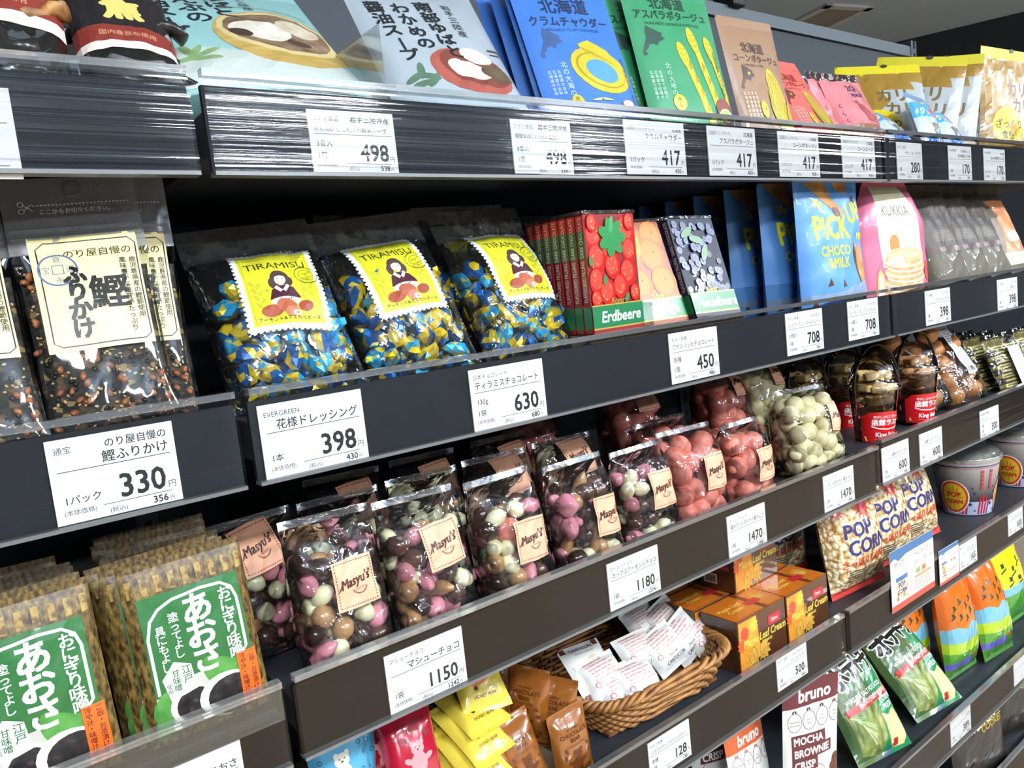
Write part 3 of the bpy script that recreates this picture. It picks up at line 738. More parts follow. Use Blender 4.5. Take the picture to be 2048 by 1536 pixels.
# dark snacks at the far left
A = Art(); A.rect(0, 62, 100, 26, ink('#7d2f26', .4)); A.rect(0, 88, 100, 62, ink('#1d1a1c', .4)); A.text('焦', 50, 104, 40, ink('#d8c06a'), 'c', .06); A.rect(0, 50, 100, 12, ink('#dfd8cf', .4))
A.text('国内産昆布使用', 50, 72, 8, ink('#c99a7a'), 'c')
def dark_snack(label, piece, x, y, yaw, lean, roll, w=.095):
    t = thing('snack_bag', label, 'snack bag', 'clear bags of dark snacks')
    b = Bag(w, .17, .018, .014, 'stand', 51, .0016, .06)
    b.shell(MB(), film_w).build('clear_film', t)
    m = MB(); b.art(m, A, w/100, .0004); m.build('header_print', t); DIM[t.name] = b
    for i in range(9):
        mb = MB(); c = piece[i % len(piece)]
        pts = [(-.028+j*.008, rnd.uniform(-.004, .004), .006*math.sin(j*1.3+i)) for j in range(8)]
        mb.tube(pts, rnd.uniform(.005, .009), c, 7, flat=.6)
        child(mb.mesh('snack'), 'dried_snack', t, Matrix.Translation((rnd.uniform(-.3, .3)*w, rnd.uniform(-.008, .006), .012+i*.009)) @ Matrix.Rotation(rnd.uniform(-.9, .9), 4, 'Y'))
    return place(t, x, y, S1, yaw, lean, roll)
kel = noisy('kelp_black', [(.3, '#121210'), (.7, '#2c2925')], 90, .25, bump=.5); ten = noisy('snack_brown', [(.3, '#5e3d22'), (.6, '#a8743c'), (.8, '#c99c62')], 70, .5, bump=.5); gr_ = noisy('snack_grey', [(.3, '#4c4a48'), (.7, '#8b8784')], 60, .5)
dark_snack('clear bag of brown snacks with a dark red header, at the left edge', (ten, kel, gr_), .060, .012, -4, 25, 2)
dark_snack('clear bag of black kelp snacks beside the mint soup pouch', (kel, kel, gr_), .146, .022, -3, 34, 2, .070)
# clear acrylic dividers
acr = film('acrylic', '#eef3f3', .05, .1, 5, .6, .01)
def divider(x, z, label, h=.05, d=.16, y0=.004):
    mb = MB(); mb.box(x-.0012, x+.0012, y0, y0+d, z, z+h, acr, None, .0008)
    return tag(mb.build('shelf_divider'), label, 'divider', 'clear shelf dividers')
divider(.330, S1, 'clear plastic divider between the mint and the silver pouches', .075, .10)
# ------------------------------------------------------------------ second shelf
rnd = random.Random(17)
# rice seasoning bags
flakes = noisy('seasoning_flakes', [(0, '#0e100b'), (.25, '#22241a'), (.42, '#11130d'), (.56, '#3c3522'), (.68, '#1a1c14'), (.80, '#5a4026'), (.88, '#8a7448'), (.93, '#14160f')], 260, .75, 'VORONOI', .5)
sesame = ink('#d3b67c', .45); bonito = noisy('bonito', [(.3, '#7a4227'), (.7, '#a9683c')], 120, .6, bump=.5); laver = ink('#12150f', .35)
cream = ink('#ece3a6', .5); bk = ink('#16150f')
def furikake_art():
    A = Art()
    A.rect(13, 76, 80, 100, cream, 1)
    A.line([(91, 84), (91, 166), (86, 171), (24, 171), (18, 166), (18, 84), (24, 80), (86, 80)], 1.1, bk, True)
    A.text('のり屋自慢の', 87, 157, 8.6, bk, 'r', .01)
    A.ring(31, 146, 14, 14, 1.6, ink('#5b6a8c')); bl = ink('#5b6a8c')
    A.line([(27, 142), (35, 142), (35, 150), (27, 150)], 1.1, bl, True)
    for t, x, y in (('寛', 31, 153), ('永', 31, 134), ('通', 40, 143.5), ('宝', 22, 143.5)): A.text(t, x, y, 7, bl, 'c')
    A.vtext('ふりかけ', 42, 148, 18, bk, .06, .86); A.text('鰹', 65, 111, 31, bk, 'c', .03)
    A.vtext('かつお', 81, 128, 4.6, bk, 0, 1.5)
    A.vtext('鹿児島県産の鰹節使用', 87, 152, 5.6, bk, .012, .98); A.vtext('風味豊かな海苔がたっぷり', 79.5, 152, 5.6, bk, .012, .98)
    w = ink('#d9dcdf')
    for i in range(26): A.rect(22+i*2.8, 203, 1.6, .8, w)
    A.ring(14, 205, 2, 2, .5, w); A.ring(14, 199, 2, 2, .5, w); A.line([(16, 204), (22, 199)], .5, w); A.line([(16, 200), (22, 205)], .5, w)
    A.text('ここからお切りください。', 26, 196, 4.6, w)
    return A
FA = furikake_art()
def furikake(label):
    t = thing('seasoning_bag', label, 'seasoning bag', 'clear rice seasoning bags')
    b = Bag(.086, .196, .010, .008, 'pillow', 61, .0012, .30, .02, ex=4); DIM[t.name] = b
    inn = Bag(.081, .124, .0074, .0065, 'pillow', 62, .0004, .02, .02, ex=5); m = MB(); inn.shell(m, flakes); o = m.build('seasoning', t); o['kind'] = 'stuff'; o.location = (0, 0, .002)
    lay = b.S(b.w/100)
    m = MB()
    for i in range(420):
        x, y = rnd.uniform(5, 95), rnd.uniform(4, 160)
        if 11 < x < 94 and y > 74: continue
        p, n = lay(x, y); r = rnd.choice((.0008, .0009, .0011, .0016, .0024)); c = {.0016: laver, .0024: bonito}.get(r, sesame)
        bm = bmesh.new(); bmesh.ops.create_icosphere(bm, subdivisions=1, radius=r)
        m.bm(bm, c, True, Matrix.Translation(p - n*.0016) @ Matrix.Rotation(rnd.uniform(0, 3), 4, 'Y') @ Matrix.Diagonal((1.5, .8, 1, 1)))
    o = m.build('sesame_and_laver', t); o['kind'] = 'stuff'
    b.shell(MB(), film('film_seasoning', '#fafafa', .05, .4, 14, .9, .012, 0, (1, 1, 1), .002), 0, .72).build('clear_film', t)
    hd_ = b.shell(MB(), film('film_header', '#d5d8dd', .16, .25, 30, 1.2, .06, .14), .72, 1).build('clear_header', t)
    m = MB(); b.art(m, FA, b.w/100, .0006); m.build('paper_label', t)
    m = MB()
    for z in (.150, .156): m.box(-.041, .041, -.0016, .0006, z, z+.0018, film('zip', '#e6e8ea', .1, .2, 30, 1.4, .15, .2))
    m.build('zip_strip', hd_)
    m = MB(); m.lathe([(.0052, 0), (.0058, 0), (.0058, .0008), (.0052, .0008)], ink('#5a5e66'), 20, Matrix.Translation((.002, -.0012, .186)) @ Matrix.Rotation(R(90), 4, 'X')); m.build('hang_hole', hd_)
    return t
f1 = furikake('clear rice seasoning bag with cream label, right one in front')
place(f1, .097, .017, S2, -10, 15, -2)
place(dup(f1, 'clear rice seasoning bag cut by the left edge of the picture'), .016, .010, S2, -3, 20, -2)
place(dup(f1, 'clear rice seasoning bag in shade behind the right front one'), .120, .056, S2, -8, 10, 0)

# bags of foil-wrapped sweets
fb_ = [ink('#2cb6f2', .16, .28, coat=1), ink('#1464b4', .18, .32, coat=1), ink('#ffdb1c', .16, .25, coat=1)]
def crumple(m1_, m2_, r, seed):
    bm = bmesh.new(); bmesh.ops.create_icosphere(bm, subdivisions=2, radius=r)
    for v in bm.verts:
        d = v.co/r; tw = max(0, abs(d.x)-.55)/.45
        k = 1+.30*noise.noise(d*1.9+Vector((seed*3.3, 0, 0)))+.13*noise.noise(d*4.2+Vector((0, seed, 0)))
        v.co = Vector((d.x*(1.15+.35*tw), d.y*.9*(1-.25*tw)*(1+.5*tw*tw), d.z*.85*(1-.25*tw)*(1+.5*tw*tw)))*r*k
    f1_, f2_ = [], []
    bm.verts.index_update()
    for f in bm.faces:
        c = f.calc_center_median()/r
        (f2_ if noise.noise(Vector((c.x*.8, c.y*1.35, c.z*1.35))+Vector((seed*5.1, 1, 2))) > .06 else f1_).append([v.index for v in f.verts])
    vs = [v.co.copy() for v in bm.verts]; bm.free()
    mb = MB(); mb.add(vs, f1_, m1_); k = mb.mi(m2_)
    for f in f2_: mb.f.append(f); mb.m.append(k); mb.sm.append(False)
    return mb.mesh('piece')
candy = [crumple(fb_[i % 2], fb_[2], .0098, i+3) for i in range(6)]
for i, me in enumerate(candy): me.name = 'foil_sweet_%d' % i
def tira_art():
    A = Art(); wh = ink('#e4eef0', .35); ye = ink('#d6d431', .4); ol = ink('#8f8f26'); br = ink('#4a2430')
    pts = []
    W_, H_ = 100, 128
    for (x0, y0, x1, y1, n) in ((0, 0, W_, 0, 15), (W_, 0, W_, H_, 19), (W_, H_, 0, H_, 15), (0, H_, 0, 0, 19)):
        dx, dy = (x1-x0)/n, (y1-y0)/n; nx, ny = -(y1-y0)/max(W_, H_), (x1-x0)/max(W_, H_)
        for i in range(n):
            for k, d in ((0, 0), (.3, 0), (.45, 2.4), (.7, 2.4), (.85, 0)): pts.append((x0+dx*(i+k)+nx*d, y0+dy*(i+k)+ny*d))
    A.poly(pts, wh); A.rect(8, 8, 84, 112, ye)
    A.line([(11, 11), (89, 11), (89, 117), (11, 117)], .6, ol, True)
    A.text('NIPPON CHOCOLATE', 50, 108, 7, ink('#aaa83a'), 'c', .02, wmax=70); A.text('TIRAMISU', 50, 90, 17, ink('#2c2a16'), 'c', 0, wmax=78, shear=-.05)
    lf = ink('#b4b233')
    for s in (-1, 1):
        for i in range(4):
            A.ell(50+s*(34-i*1.0), 68-i*11, 5.5, 2.6, lf, 60*s); A.ell(50+s*(27-i), 64-i*11, 5.5, 2.6, lf, 120*s)
    # the woman drinking coffee
    A.ell(50, 73, 11, 12, ink('#4d3d3a')); A.ell(41, 66, 5, 8, ink('#4d3d3a'), 10); A.ell(59, 66, 5, 8, ink('#4d3d3a'), -10)
    A.ell(50, 70, 6.6, 8, ink('#e9dccb')); A.poly([(42, 78), (50, 82), (59, 77), (57, 74), (50, 76.5), (43, 74)], ink('#4d3d3a'))
    A.rect(47.5, 58, 5, 6, ink('#e9dccb')); A.poly([(33, 42), (38, 57), (46, 61), (54, 61), (63, 56), (69, 42), (60, 38), (50, 44), (42, 38)], br)
    A.poly([(44, 62), (50, 54), (47, 51), (41, 59)], ink('#efece2')); A.poly([(56, 62), (50, 54), (53, 51), (59, 59)], ink('#efece2'))
    A.ell(50, 38, 18, 6, ink('#efe6dc')); A.ring(51, 43, 7, 3, 1, ink('#2c2226'), 0, 180, 360)
    for x in (47, 53): A.ell(x, 71, .9, .6, ink('#55423a'))
    A.ell(32, 26, 13, 8, ink('#9a4a34'), 8); A.ell(50, 32, 12, 9, ink('#ab5a40'), -18); A.ell(72, 30, 9, 7, ink('#90402c'), 14); A.ell(55, 23, 9, 7, ink('#b4755c')); A.ell(59, 21, 4.5, 4, ink('#e7d6c0')); A.ell(60, 21, 2.4, 2, ink('#b08a6a'))
    A.text('アーモンド&マスカルポーネ', 50, 12.5, 6, ink('#3c3a18'), 'c', .01, wmax=74)
    st = ink('#5d5c20')
    A.ring(83, 76, 14, 14, .6, st); A.ring(83, 76, 9, 9, .5, st); A.text('Almond', 83, 78, 3.6, st, 'c', rot=20); A.text('&', 83, 75, 3.4, st, 'c', rot=20); A.text('Mascarpone', 84, 71, 3, st, 'c', rot=20); A.text('REVENEZ', 78, 88, 3.6, st, 'c', rot=35); A.text('EMMA', 90, 63, 3.6, st, 'c', rot=25)
    return A
TA = tira_art()
def tiramisu(label, seed, lx=.5, lv=.40, lrot=0, n=75, b=None):
    t = thing('sweets_bag', label, 'bag of sweets', 'clear bags of foil sweets')
    b = b or Bag(.116, .180, .030, .024, 'pillow', seed, .0030, .20, .02, ex=3, waist=.04)
    pack_contents(t, b, [(c, .0093, 1) for c in candy], n, seed, 'foil_sweet', .60, 1600, dens=.80, wall=.0042)
    b.shell(MB(), film_w, 0, .786).build('clear_film', t)
    b.shell(MB(), film_t, .786, 1, True, False).build('clear_header', t)
    m = MB(); m.add([b.F(u/10, v)+Vector((0, -.0006, 0)) for v in (.915, .995) for u in range(11)], [(i, i+1, 12+i, 11+i) for i in range(10)], film('film_seal', '#d8d0ca', .14, .3, 30, 1.6, .07, .08), True); m.build('top_seal', t)
    m = MB(); b.art(m, TA.moved(.072/100, lrot, lx*b.w, lv*b.h, 50, 0), 1.0, .0003); m.build('paper_label', t)
    DIM[t.name] = b
    return t
place(tiramisu('clear bag of blue and gold foil sweets, nearest of three in front', 71, .53, .275, -5), .240, .040, S2, -10, 31, -5)
place(tiramisu('clear bag of blue and gold foil sweets, middle of three in front', 72, .51, .30, 0), .360, .040, S2, -8, 28, -6)
place(tiramisu('clear bag of blue and gold foil sweets, right of three beside the red chocolate bars', 73, .54, .30, -2), .486, .040, S2, -2, 26, -2)
place(tiramisu('clear bag of foil sweets lying in the dark behind the middle one', 74, n=60), .400, .175, S2, 6, 14, 2)
place(tiramisu('clear bag of foil sweets standing in the dark behind the right one', 75, n=60), .500, .150, S2, -6, 8, 0)

# filled chocolate bars
gb = ink('#1c6e42', .3, coat=.2); gld = ink('#c9a44a', .3, .4)
def bar(label, kind, w=.077, h=.122, d=.0105):
    t = thing('chocolate_bar', label, 'chocolate bar', 'filled chocolate bars standing upright')
    base = {'s': '#7d1a1c', 'o': '#8a3a12', 'b': '#23283f'}[kind]
    m = MB(); m.box(-w/2, w/2, 0, d, 0, h, ink(base, .3, coat=.2), None, .0012)
    A = Art(); u = w/100; H = h/u
    if kind == 's':
        for (x, y, r) in ((18, 130, 20), (80, 134, 22), (84, 108, 17), (20, 100, 20), (46, 112, 20), (78, 78, 19), (48, 88, 18), (16, 70, 18), (60, 60, 17), (34, 54, 18), (88, 50, 12), (12, 46, 12), (14, 148, 12), (86, 152, 12)):
            x = min(max(x, r*.84), 100-r*.84); y = min(y, H-r*1.06)
            A.ell(x, y, r*.82, r, ink('#b3221d', .2, coat=.2), rnd.uniform(-12, 12)); A.ell(x-r*.08, y+r*.1, r*.62, r*.75, ink('#d4392c', .3, coat=.2))
            for j in range(7): A.ell(x+rnd.uniform(-.5, .5)*r, y+rnd.uniform(-.6, .6)*r, .9, 1.2, ink('#e8a05a'))
        for a in range(7): A.ell(50+13*math.cos(a*.9), 126+13*math.sin(a*.9), 14, 8, ink('#1e7a3c', .3), math.degrees(a*.9))
        A.ell(50, 143, 4, 12, ink('#2a8a48'), -12)
        for x, y in ((30, 70), (70, 44), (60, 112), (6, 96)): A.ell(x, y, 7, 4, ink('#2d6b35'), rnd.uniform(0, 90))
        nm = 'Erdbeere'
    elif kind == 'o':
        for (x, y, r) in ((30, 142, 26), (76, 142, 23), (22, 104, 22), (66, 104, 27), (24, 62, 24), (74, 62, 26)):
            x = min(max(x, r), 100-r); y = min(y, H-r)
            A.ell(x, y, r, r, ink('#c85c0c', .35, coat=.1)); A.ell(x-2, y+2, r*.82, r*.82, ink('#dc7414', .35, coat=.1)); A.ell(x+4, y+5, 2.2, 2.2, ink('#6a6a20'))
        A.ell(26, 122, 20, 22, ink('#e8b020', .35)); A.ell(26, 122, 17, 19, ink('#e08c10', .35))
        nm = 'Orange'
    else:
        A.rect(0, 0, 100, H, ink('#10142a', .4, spec=.3))
        for i in range(95):
            x, y, r = rnd.uniform(7, 93), rnd.uniform(38, H-8), rnd.uniform(4.5, 7)
            A.ell(x, y, r, r, ink(rnd.choice(('#28304f', '#343e66', '#1c223a', '#414d78')), .3, coat=.2)); A.ell(x, y, r*.35, r*.35, ink('#1a1f30', .3))
        for x, y, a in ((30, 134, 30), (48, 122, -10), (58, 100, 60)): A.ell(x, y, 15, 6, ink('#3f6b3a', .3), a)
        nm = 'Heidelbeere'
    A.rect(0, 7, 100, 29, gb); A.rect(0, 36, 100, 1.6, gld); A.rect(0, 5, 100, 2, gld); A.rect(0, 0, 100, 5, ink(base))
    A.text(nm, 54, 14, 21, white, 'c', .025, shear=.18, wmax=88); A.text('Röger', 50, 38, 11, gld, 'c', shear=.3)
    A.onto(m, flat((-w/2, -.0001, 0), (1, 0, 0), (0, 0, 1), u))
    B = Art(); B.rect(0, 7, 14, 29, gb)
    if kind == 's': B.rect(0, 100, 14, 36, ink('#2d5a38')); B.rect(0, 136, 14, 20, ink('#b02a22'))
    B.text('FLAVOURED FILLING  DARK CHOCOLATE', 10, 42, 9, ink('#d8d0c4'), 'l', 0, rot=90, wmax=112)
    B.onto(m, flat((-w/2-.0001, d, 0), (0, -1, 0), (0, 0, 1), u))
    m.build('printed_wrapper', t)
    m = MB(); m.box(-w/2-.001, w/2+.001, -.001, d+.001, h-.0005, h+.003, film('bar_seal', '#e4e0dc', .08, .6, 40, 1.4, .08, .03)); m.build('clear_overwrap_fin', t)
    return t
SB = S2+.0245
m = MB(); m.box(.535, .790, .010, .14, S2+.0004, SB-.0006, ink('#6b5a44', .8)); tag(m.build('display_tray'), 'low brown card tray under the chocolate bars', 'tray')
b0 = bar('strawberry chocolate bar with a green leaf, foremost of the red stack', 's')
place(b0, .5800, .013, SB, 2, 0, 0)
for i, w_ in enumerate(('second', 'third', 'fourth', 'fifth', 'sixth', 'hindmost')):
    place(dup(b0, 'strawberry chocolate bar, %s in the red stack, spine showing' % w_), .5790-.0005*i, .0255+.0125*i, SB, 2, 0, 0)
o0 = bar('orange chocolate bar between the strawberry and blueberry ones', 'o')
place(o0, .660, .018, SB, 0, 17, 0)
h0 = bar('blueberry chocolate bar with a glare streak, foremost of its row', 'b')
place(h0, .742, .011, SB, -2, 16, 1)
for i, w_ in enumerate(('second', 'third', 'fourth', 'hindmost')):
    place(dup(h0, 'blueberry chocolate bar, %s in the row, dark spine showing' % w_), .741-.001*i, .0255+.0135*i+(.006 if i > 1 else 0), SB, -2, 15-i*.8, 1)
divider(.624, S2, 'clear plastic divider in front of the orange chocolate bar', .05, .10)

# blue biscuit pouches
A = Art(); yl = ink('#dfe01e', .4); bis = noisy('biscuit_print', [(.3, '#9a6a34'), (.7, '#c6955a')], 70, .5); cho = ink('#5b3420', .4)
A.text('PiCK', 40, 62, 27, yl, 'c', .035, sx=.92); A.text('UP', 82, 76, 22, yl, 'c', .035, rot=12); A.text('!', 92, 64, 14, yl, 'c', .03)
A.text('10x', 26, 88, 10, yl, 'c', .03); A.text('CHOCO', 40, 48, 11.5, yl, 'c', .03); A.text('&MILK', 42, 38, 11.5, yl, 'c', .03); A.text('MINIS', 90, 60, 8, yl, 'c', .04)
A.poly([(8, 115), (44, 115), (50, 98), (62, 86), (60, 78), (44, 88), (24, 100)], bis); A.poly([(60, 115), (88, 115), (72, 98), (62, 104)], bis); A.ell(52, 84, 5, 4, cho, -30); A.poly([(80, 94), (90, 90), (86, 98)], cho)
A.poly([(70, 58), (86, 52), (90, 26), (92, 8), (84, 4), (76, 24)], bis); A.poly([(70, 58), (66, 50), (80, 4), (84, 4), (76, 24)], cho)
for x, y in ((24, 26), (44, 24), (60, 8), (8, 10)): A.poly([(x-3, y-3), (x+4, y-2), (x, y+4)], cho)
A.poly([(0, 17), (40, 18), (100, 27), (100, 12), (0, 12)], ink('#7b8fa8', .4)); A.text('PiCK UP', 58, 6, 8, ink('#aac24a'), 'c', .03)
pb = Bag(.168, .192, .026, .022, 'stand', 81, .003, .06, ex=3)
pu = pouch('biscuit_pouch', 'light blue biscuit pouch with yellow letters, foremost of its row', 'biscuit pouch', pb, satin('pouch_sky', '#5892d4', '#5089cb', .42), A, 'blue biscuit pouches')
place(pu, 1.035, .030, S2, 1, 0, 0)
for i, w_ in enumerate(('second', 'third', 'fourth', 'fifth', 'sixth')):
    place(dup(pu, 'blue biscuit pouch, %s of its row, in deepening shade' % w_), 1.032-.002*i, .088+.055*i, S2, 1, 0, -1+.6*i)
divider(.905, S2, 'clear plastic divider beside the foremost blue biscuit pouch', .05, .10)
# pink almond biscuit bag
A = Art(); cr = ink('#e6e3c4', .45); bs = noisy('cookie_print', [(.3, '#b97f4c'), (.7, '#dcae7c')], 60, .5); fl = ink('#f0e3cc')
A.poly([(24, 30), (82, 30), (80, 82), (76, 104), (12, 104), (18, 90)], cr)
A.text('KUKKIA', 49, 76, 14, ink('#3b322a'), 'c', .01, sx=.85); A.text('ALMOND', 50, 71, 3, ink('#6a5a48'), 'c'); A.rect(30, 64, 42, .5, ink('#a8a28a')); A.text('サクサクの薄焼きゴーフレット', 50, 59, 3.2, ink('#6a6350'), 'c')
A.ell(42, 50, 7, 9, ink('#b97a3e')); A.text('アーモンド', 64, 51, 3.6, ink('#6a6350'), 'c'); A.text('8枚', 64, 45, 4, ink('#6a6350'), 'c')
for i in range(7):
    y = 6+i*4.6; x = 54+(2 if i % 2 else -1)
    A.ell(x, y, 28, 6.5, bs); A.ell(x, y+1.6, 28, 6, fl); A.ell(x, y+2.6, 27, 5.4, bs)
A.ell(56, 41, 27, 6, ink('#e2bd8c')); A.ring(56, 41, 23, 4.4, .5, ink('#a87544')); A.poly([(26, 34), (58, 30), (50, 40), (36, 39)], ink('#ecd9b0'))
A.poly([(14, 1), (28, 2), (24, 24), (19, 30), (15, 20)], ink('#e0a458')); A.poly([(16, 4), (25, 5), (22, 22), (19, 25)], ink('#f2e9d6'))
A.ell(92, 26, 8, 9, noisy('berry_print', [(.3, '#a83330'), (.7, '#c84a40')], 120, .5))
kb = Bag(.172, .186, .020, .020, 'block', 91, .0014, .04, chamfer=.34, ex=5)
kk = pouch('biscuit_bag', 'pink biscuit bag with a stack of round wafers on a cream panel', 'biscuit bag', kb, satin('bag_pink', '#c76a86', '#c06080', .35), A)
place(kk, 1.214, .040, S2, -9, 3, 2)
# brown bags in the right bay
A = Art(); A.rect(0, 66, 100, 110, ink('#3d362f', .5)); A.rect(0, 54, 100, 12, ink('#4b3430', .5)); A.rect(20, 72, 60, 20, ink('#4a423a', .5)); A.rect(62, 56, 24, 8, ink('#7d776f')); A.text('珈琲', 32, 57, 8, ink('#a59a8c'), 'c')
for i in range(6): A.rect(24, 74+i*3, 50, .8, ink('#6a6056'))
wb = Bag(.112, .188, .024, .020, 'stand', 95, .003, .07, ex=3)
wbag = pouch('coffee_biscuit_bag', 'brown grey bag leaning back, first of its row beside the pink bag', 'snack bag', wb, satin('bag_taupe', '#57503f', '#4c4638', .6), A, 'brown grey bags in the right bay')
place(wbag, 1.395, .03, S2, -6, 12, 0)
for i, w_ in enumerate(('second', 'third')):
    place(dup(wbag, 'brown grey bag leaning back, %s of its row' % w_), 1.487+.092*i, .03, S2, -6, 14+i*2, 0)
A = Art(); A.rect(0, 40, 100, 66, ink('#7a6a5c', .5)); A.poly([(20, 40), (100, 40), (100, 140), (30, 140), (50, 110), (34, 80)], satin('bread_print', '#a9673a', '#c98a5a', .4)); A.ell(60, 96, 26, 18, ink('#c07a48'), 20); A.ell(64, 70, 24, 10, ink('#e6d2b8'), 10); A.rect(0, 18, 100, 22, ink('#b9ad94'))
wl = pouch('coffee_biscuit_bag', 'bag with a brown bread picture, last of the brown row at the right edge', 'snack bag', wb, MATS['bag_taupe'], A, 'brown grey bags in the right bay')
place(wl, 1.675, .03, S2, -6, 17, 0)
# ------------------------------------------------------------------ third shelf
rnd = random.Random(23)
gl = dict(rough=.24, coat=.5)
ck = ink('#361d14', **gl); ck2 = ink('#553424', **gl); pkc = ink('#da8a98', **gl); ccr = ink('#e8e2b8', **gl); car = ink('#b08458', **gl)
rdc = noisy('strawberry_coat', [(.3, '#cc604e'), (.7, '#e08a78')], 140, .55, bump=.35)
def piece(nm, me): me.name = nm; return me
MIX = [(piece('dark_chocolate_almond', blob(ck, .0100, 1.3, .95, .95, 2, .12, 1)), .0108, 6), (piece('milk_chocolate_almond', blob(ck2, .0100, 1.25, .95, .95, 2, .12, 2)), .0108, 3),
       (piece('pink_chocolate_almond', blob(pkc, .0096, 1.3, .95, .95, 2, .1, 3)), .0104, 2.4), (piece('white_chocolate_almond', blob(ccr, .0090, 1.3, .95, .95, 2, .1, 4)), .0098, 3),
       (piece('caramel_chocolate_ball', blob(car, .0104, 1, 1, 1, 2, .08, 5)), .0104, 2), (piece('pink_chocolate_stick', blob(pkc, .0072, 2.3, .95, .95, 3, .12, 6)), .0108, 1.8),
       (piece('caramel_chocolate_stick', blob(car, .0074, 2.4, .95, .95, 3, .12, 7)), .0108, 1.8), (piece('strawberry_chocolate_ball', blob(rdc, .0140, 1, 1, 1, 3, .05, 8)), .0138, .22),
       (piece('pink_chocolate_drop', blob(pkc, .012, 1.1, .8, 1, 3, .22, 9)), .0124, .3)]
ALM = [MIX[0], MIX[1], (MIX[2][0], .0102, 5), (MIX[3][0], .0096, 4)]
RED = [(MIX[7][0], .0132, 1)]
WHT = [(piece('white_chocolate_ball', blob(noisy('white_choc', [(.3, '#e2d6a2'), (.7, '#ecdfb2')], 60, .45), .0128, 1, 1, 1, 3, .05, 12)), .0122, 1)]
lbm = ink('#dfa383', .5); lbd = ink('#5b2c20')
def card_art():
    A = Art(); A.poly([(0, 1), (50, 0), (100, 2), (98, 50), (100, 99), (50, 100), (1, 98), (2, 50)], lbm)
    for i in range(15):
        p = 7+i*6
        for a, b in (((p, 6), (p+3.2, 7.5)), ((p, 94), (p+3.2, 92.5)), ((6, p), (7.5, p+3.2)), ((94, p), (92.5, p+3.2))): A.line([a, b], 1.7, lbd)
    k = ink('#2a1512')
    A.text("Masyu's", 48, 46, 27, k, 'c', .02, shear=.3, rot=8, wmax=70); A.text('+', 84, 62, 14, k, 'c', .04)
    A.line([(8, 40), (13, 46), (17, 52)], 2.2, k)
    A.ring(56, 44, 17, 17, 2, ink('#7b3a2c'), 0, 205, 340); A.text('Chocolate', 57, 36, 5.5, ink('#7b3a2c'), 'c', rot=8)
    return A
CA = card_art()
def choc_bag(label, mix, seed, lx, lv, lrot=0, w=.088, h=.122, d=.024, n=60, group='clear bags of mixed chocolates', vmax=.70, cs=.042, top=.05):
    t = thing('chocolate_bag', label, 'bag of chocolates', group)
    b = Bag(w, h, d, d, 'block', seed, .0026, top, ex=5, waist=.03, topw=.98)
    pack_contents(t, b, mix, n, seed, {m[0].name: m[0].name for m in mix}, vmax, 3200, dens=.74, wall=.0046)
    b.shell(MB(), film_w, 0, 1).build('clear_film', t)
    m = MB(); m.add([b.F(u/10, v)+Vector((0, -.0005, 0)) for v in (.945, .998) for u in range(11)], [(i, i+1, 12+i, 11+i) for i in range(10)], film('film_fold', '#d9dbdf', .12, .4, 30, 1.5, .06, .06), True); m.build('folded_top', t)
    if lx is not None:
        m = MB(); b.art(m, CA.moved(cs/100, lrot, lx*b.w, lv*b.h, 50, 50), 1.0, .0007); m.build('paper_label', t)
    DIM[t.name] = b
    return t
FR = (('nearest', .248, 6, 11, 3, .56, .50, 2, MIX), ('second', .338, 1, 11, 1, .60, .58, 5, MIX), ('third', .434, 4, 8, 0, .60, .42, -2, MIX), ('fourth', .533, 2, 8, 0, .70, .42, -3, MIX), ('fifth', .626, 2, 6, 0, .62, .52, -2, ALM))
for i, (w_, x, yw, ln, rl, lx, lv, lr, mx) in enumerate(FR):
    place(choc_bag('clear bag of mixed chocolates with a peach label, %s in the front row' % w_, mx, 101+i, lx, lv, lr, h=(.124, .120, .118, .112, .108)[i]), x, .040, S3, yw, ln, rl)
BK = (('first', .292, .112, .9, MIX), ('second', .385, .112, .0, MIX), ('third', .478, .112, .85, ALM), ('fourth', .575, .110, .80, ALM))
for i, (w_, x, y, lv, mx) in enumerate(BK):
    place(choc_bag('clear bag of mixed chocolates in the second row, %s from the left' % w_, mx, 111+i, None if i < 2 else .62, .80, 4, h=.122, n=40), x, y, S3, 3-2*i, 6, 1)
for i, (x, y, w_) in enumerate(((.330, .192, 'first'), (.430, .190, 'second'), (.540, .190, 'third'))):
    place(choc_bag('clear bag of mixed chocolates deep in the third row, %s from the left' % w_, MIX, 121+i, .6, .75, 4, h=.125, n=40), x, y, S3, -3+3*i, 4, 1)
place(choc_bag('clear bag of mixed chocolates in shade behind the nearest one, label up', MIX, 127, .5, .78, 8, h=.122, n=36), .205, .115, S3, 6, 6, 0)
RG = 'clear bags of red strawberry balls'
place(choc_bag('clear bag of red strawberry balls, left one in the front row', RED, 131, .66, .50, 0, .098, .112, .030, 34, RG, .80), .713, .044, S3, -1, 6, 1)
place(choc_bag('clear bag of red strawberry balls, right one beside the white balls', RED, 132, .66, .46, 0, .088, .104, .028, 30, RG, .80) , .812, .043, S3, 3, 2, 1)
place(choc_bag('big clear bag of red strawberry balls standing behind the front two', RED, 133, .66, .80, -2, .110, .165, .034, 60, RG, .85), .915, .138, S3, -2, 6, 0)
place(choc_bag('clear bag of red strawberry balls in the shade, left one of the rear', RED, 134, .66, .85, 0, .105, .160, .032, 50, RG, .85), .755, .172, S3, -5, 6, 0)
place(choc_bag('clear bag of red strawberry balls in second row, above the front left one', RED, 135, None, 0, 0, .098, .115, .028, 34, RG, .80), .742, .108, S3, 0, 4, 0)
place(choc_bag('clear bag of red strawberry balls lying deepest in the dark', RED, 136, None, 0, 0, .100, .155, .030, 40, RG, .85), .640, .262, S3, 0, 4, 0)
WG = 'clear bags of white chocolate balls'
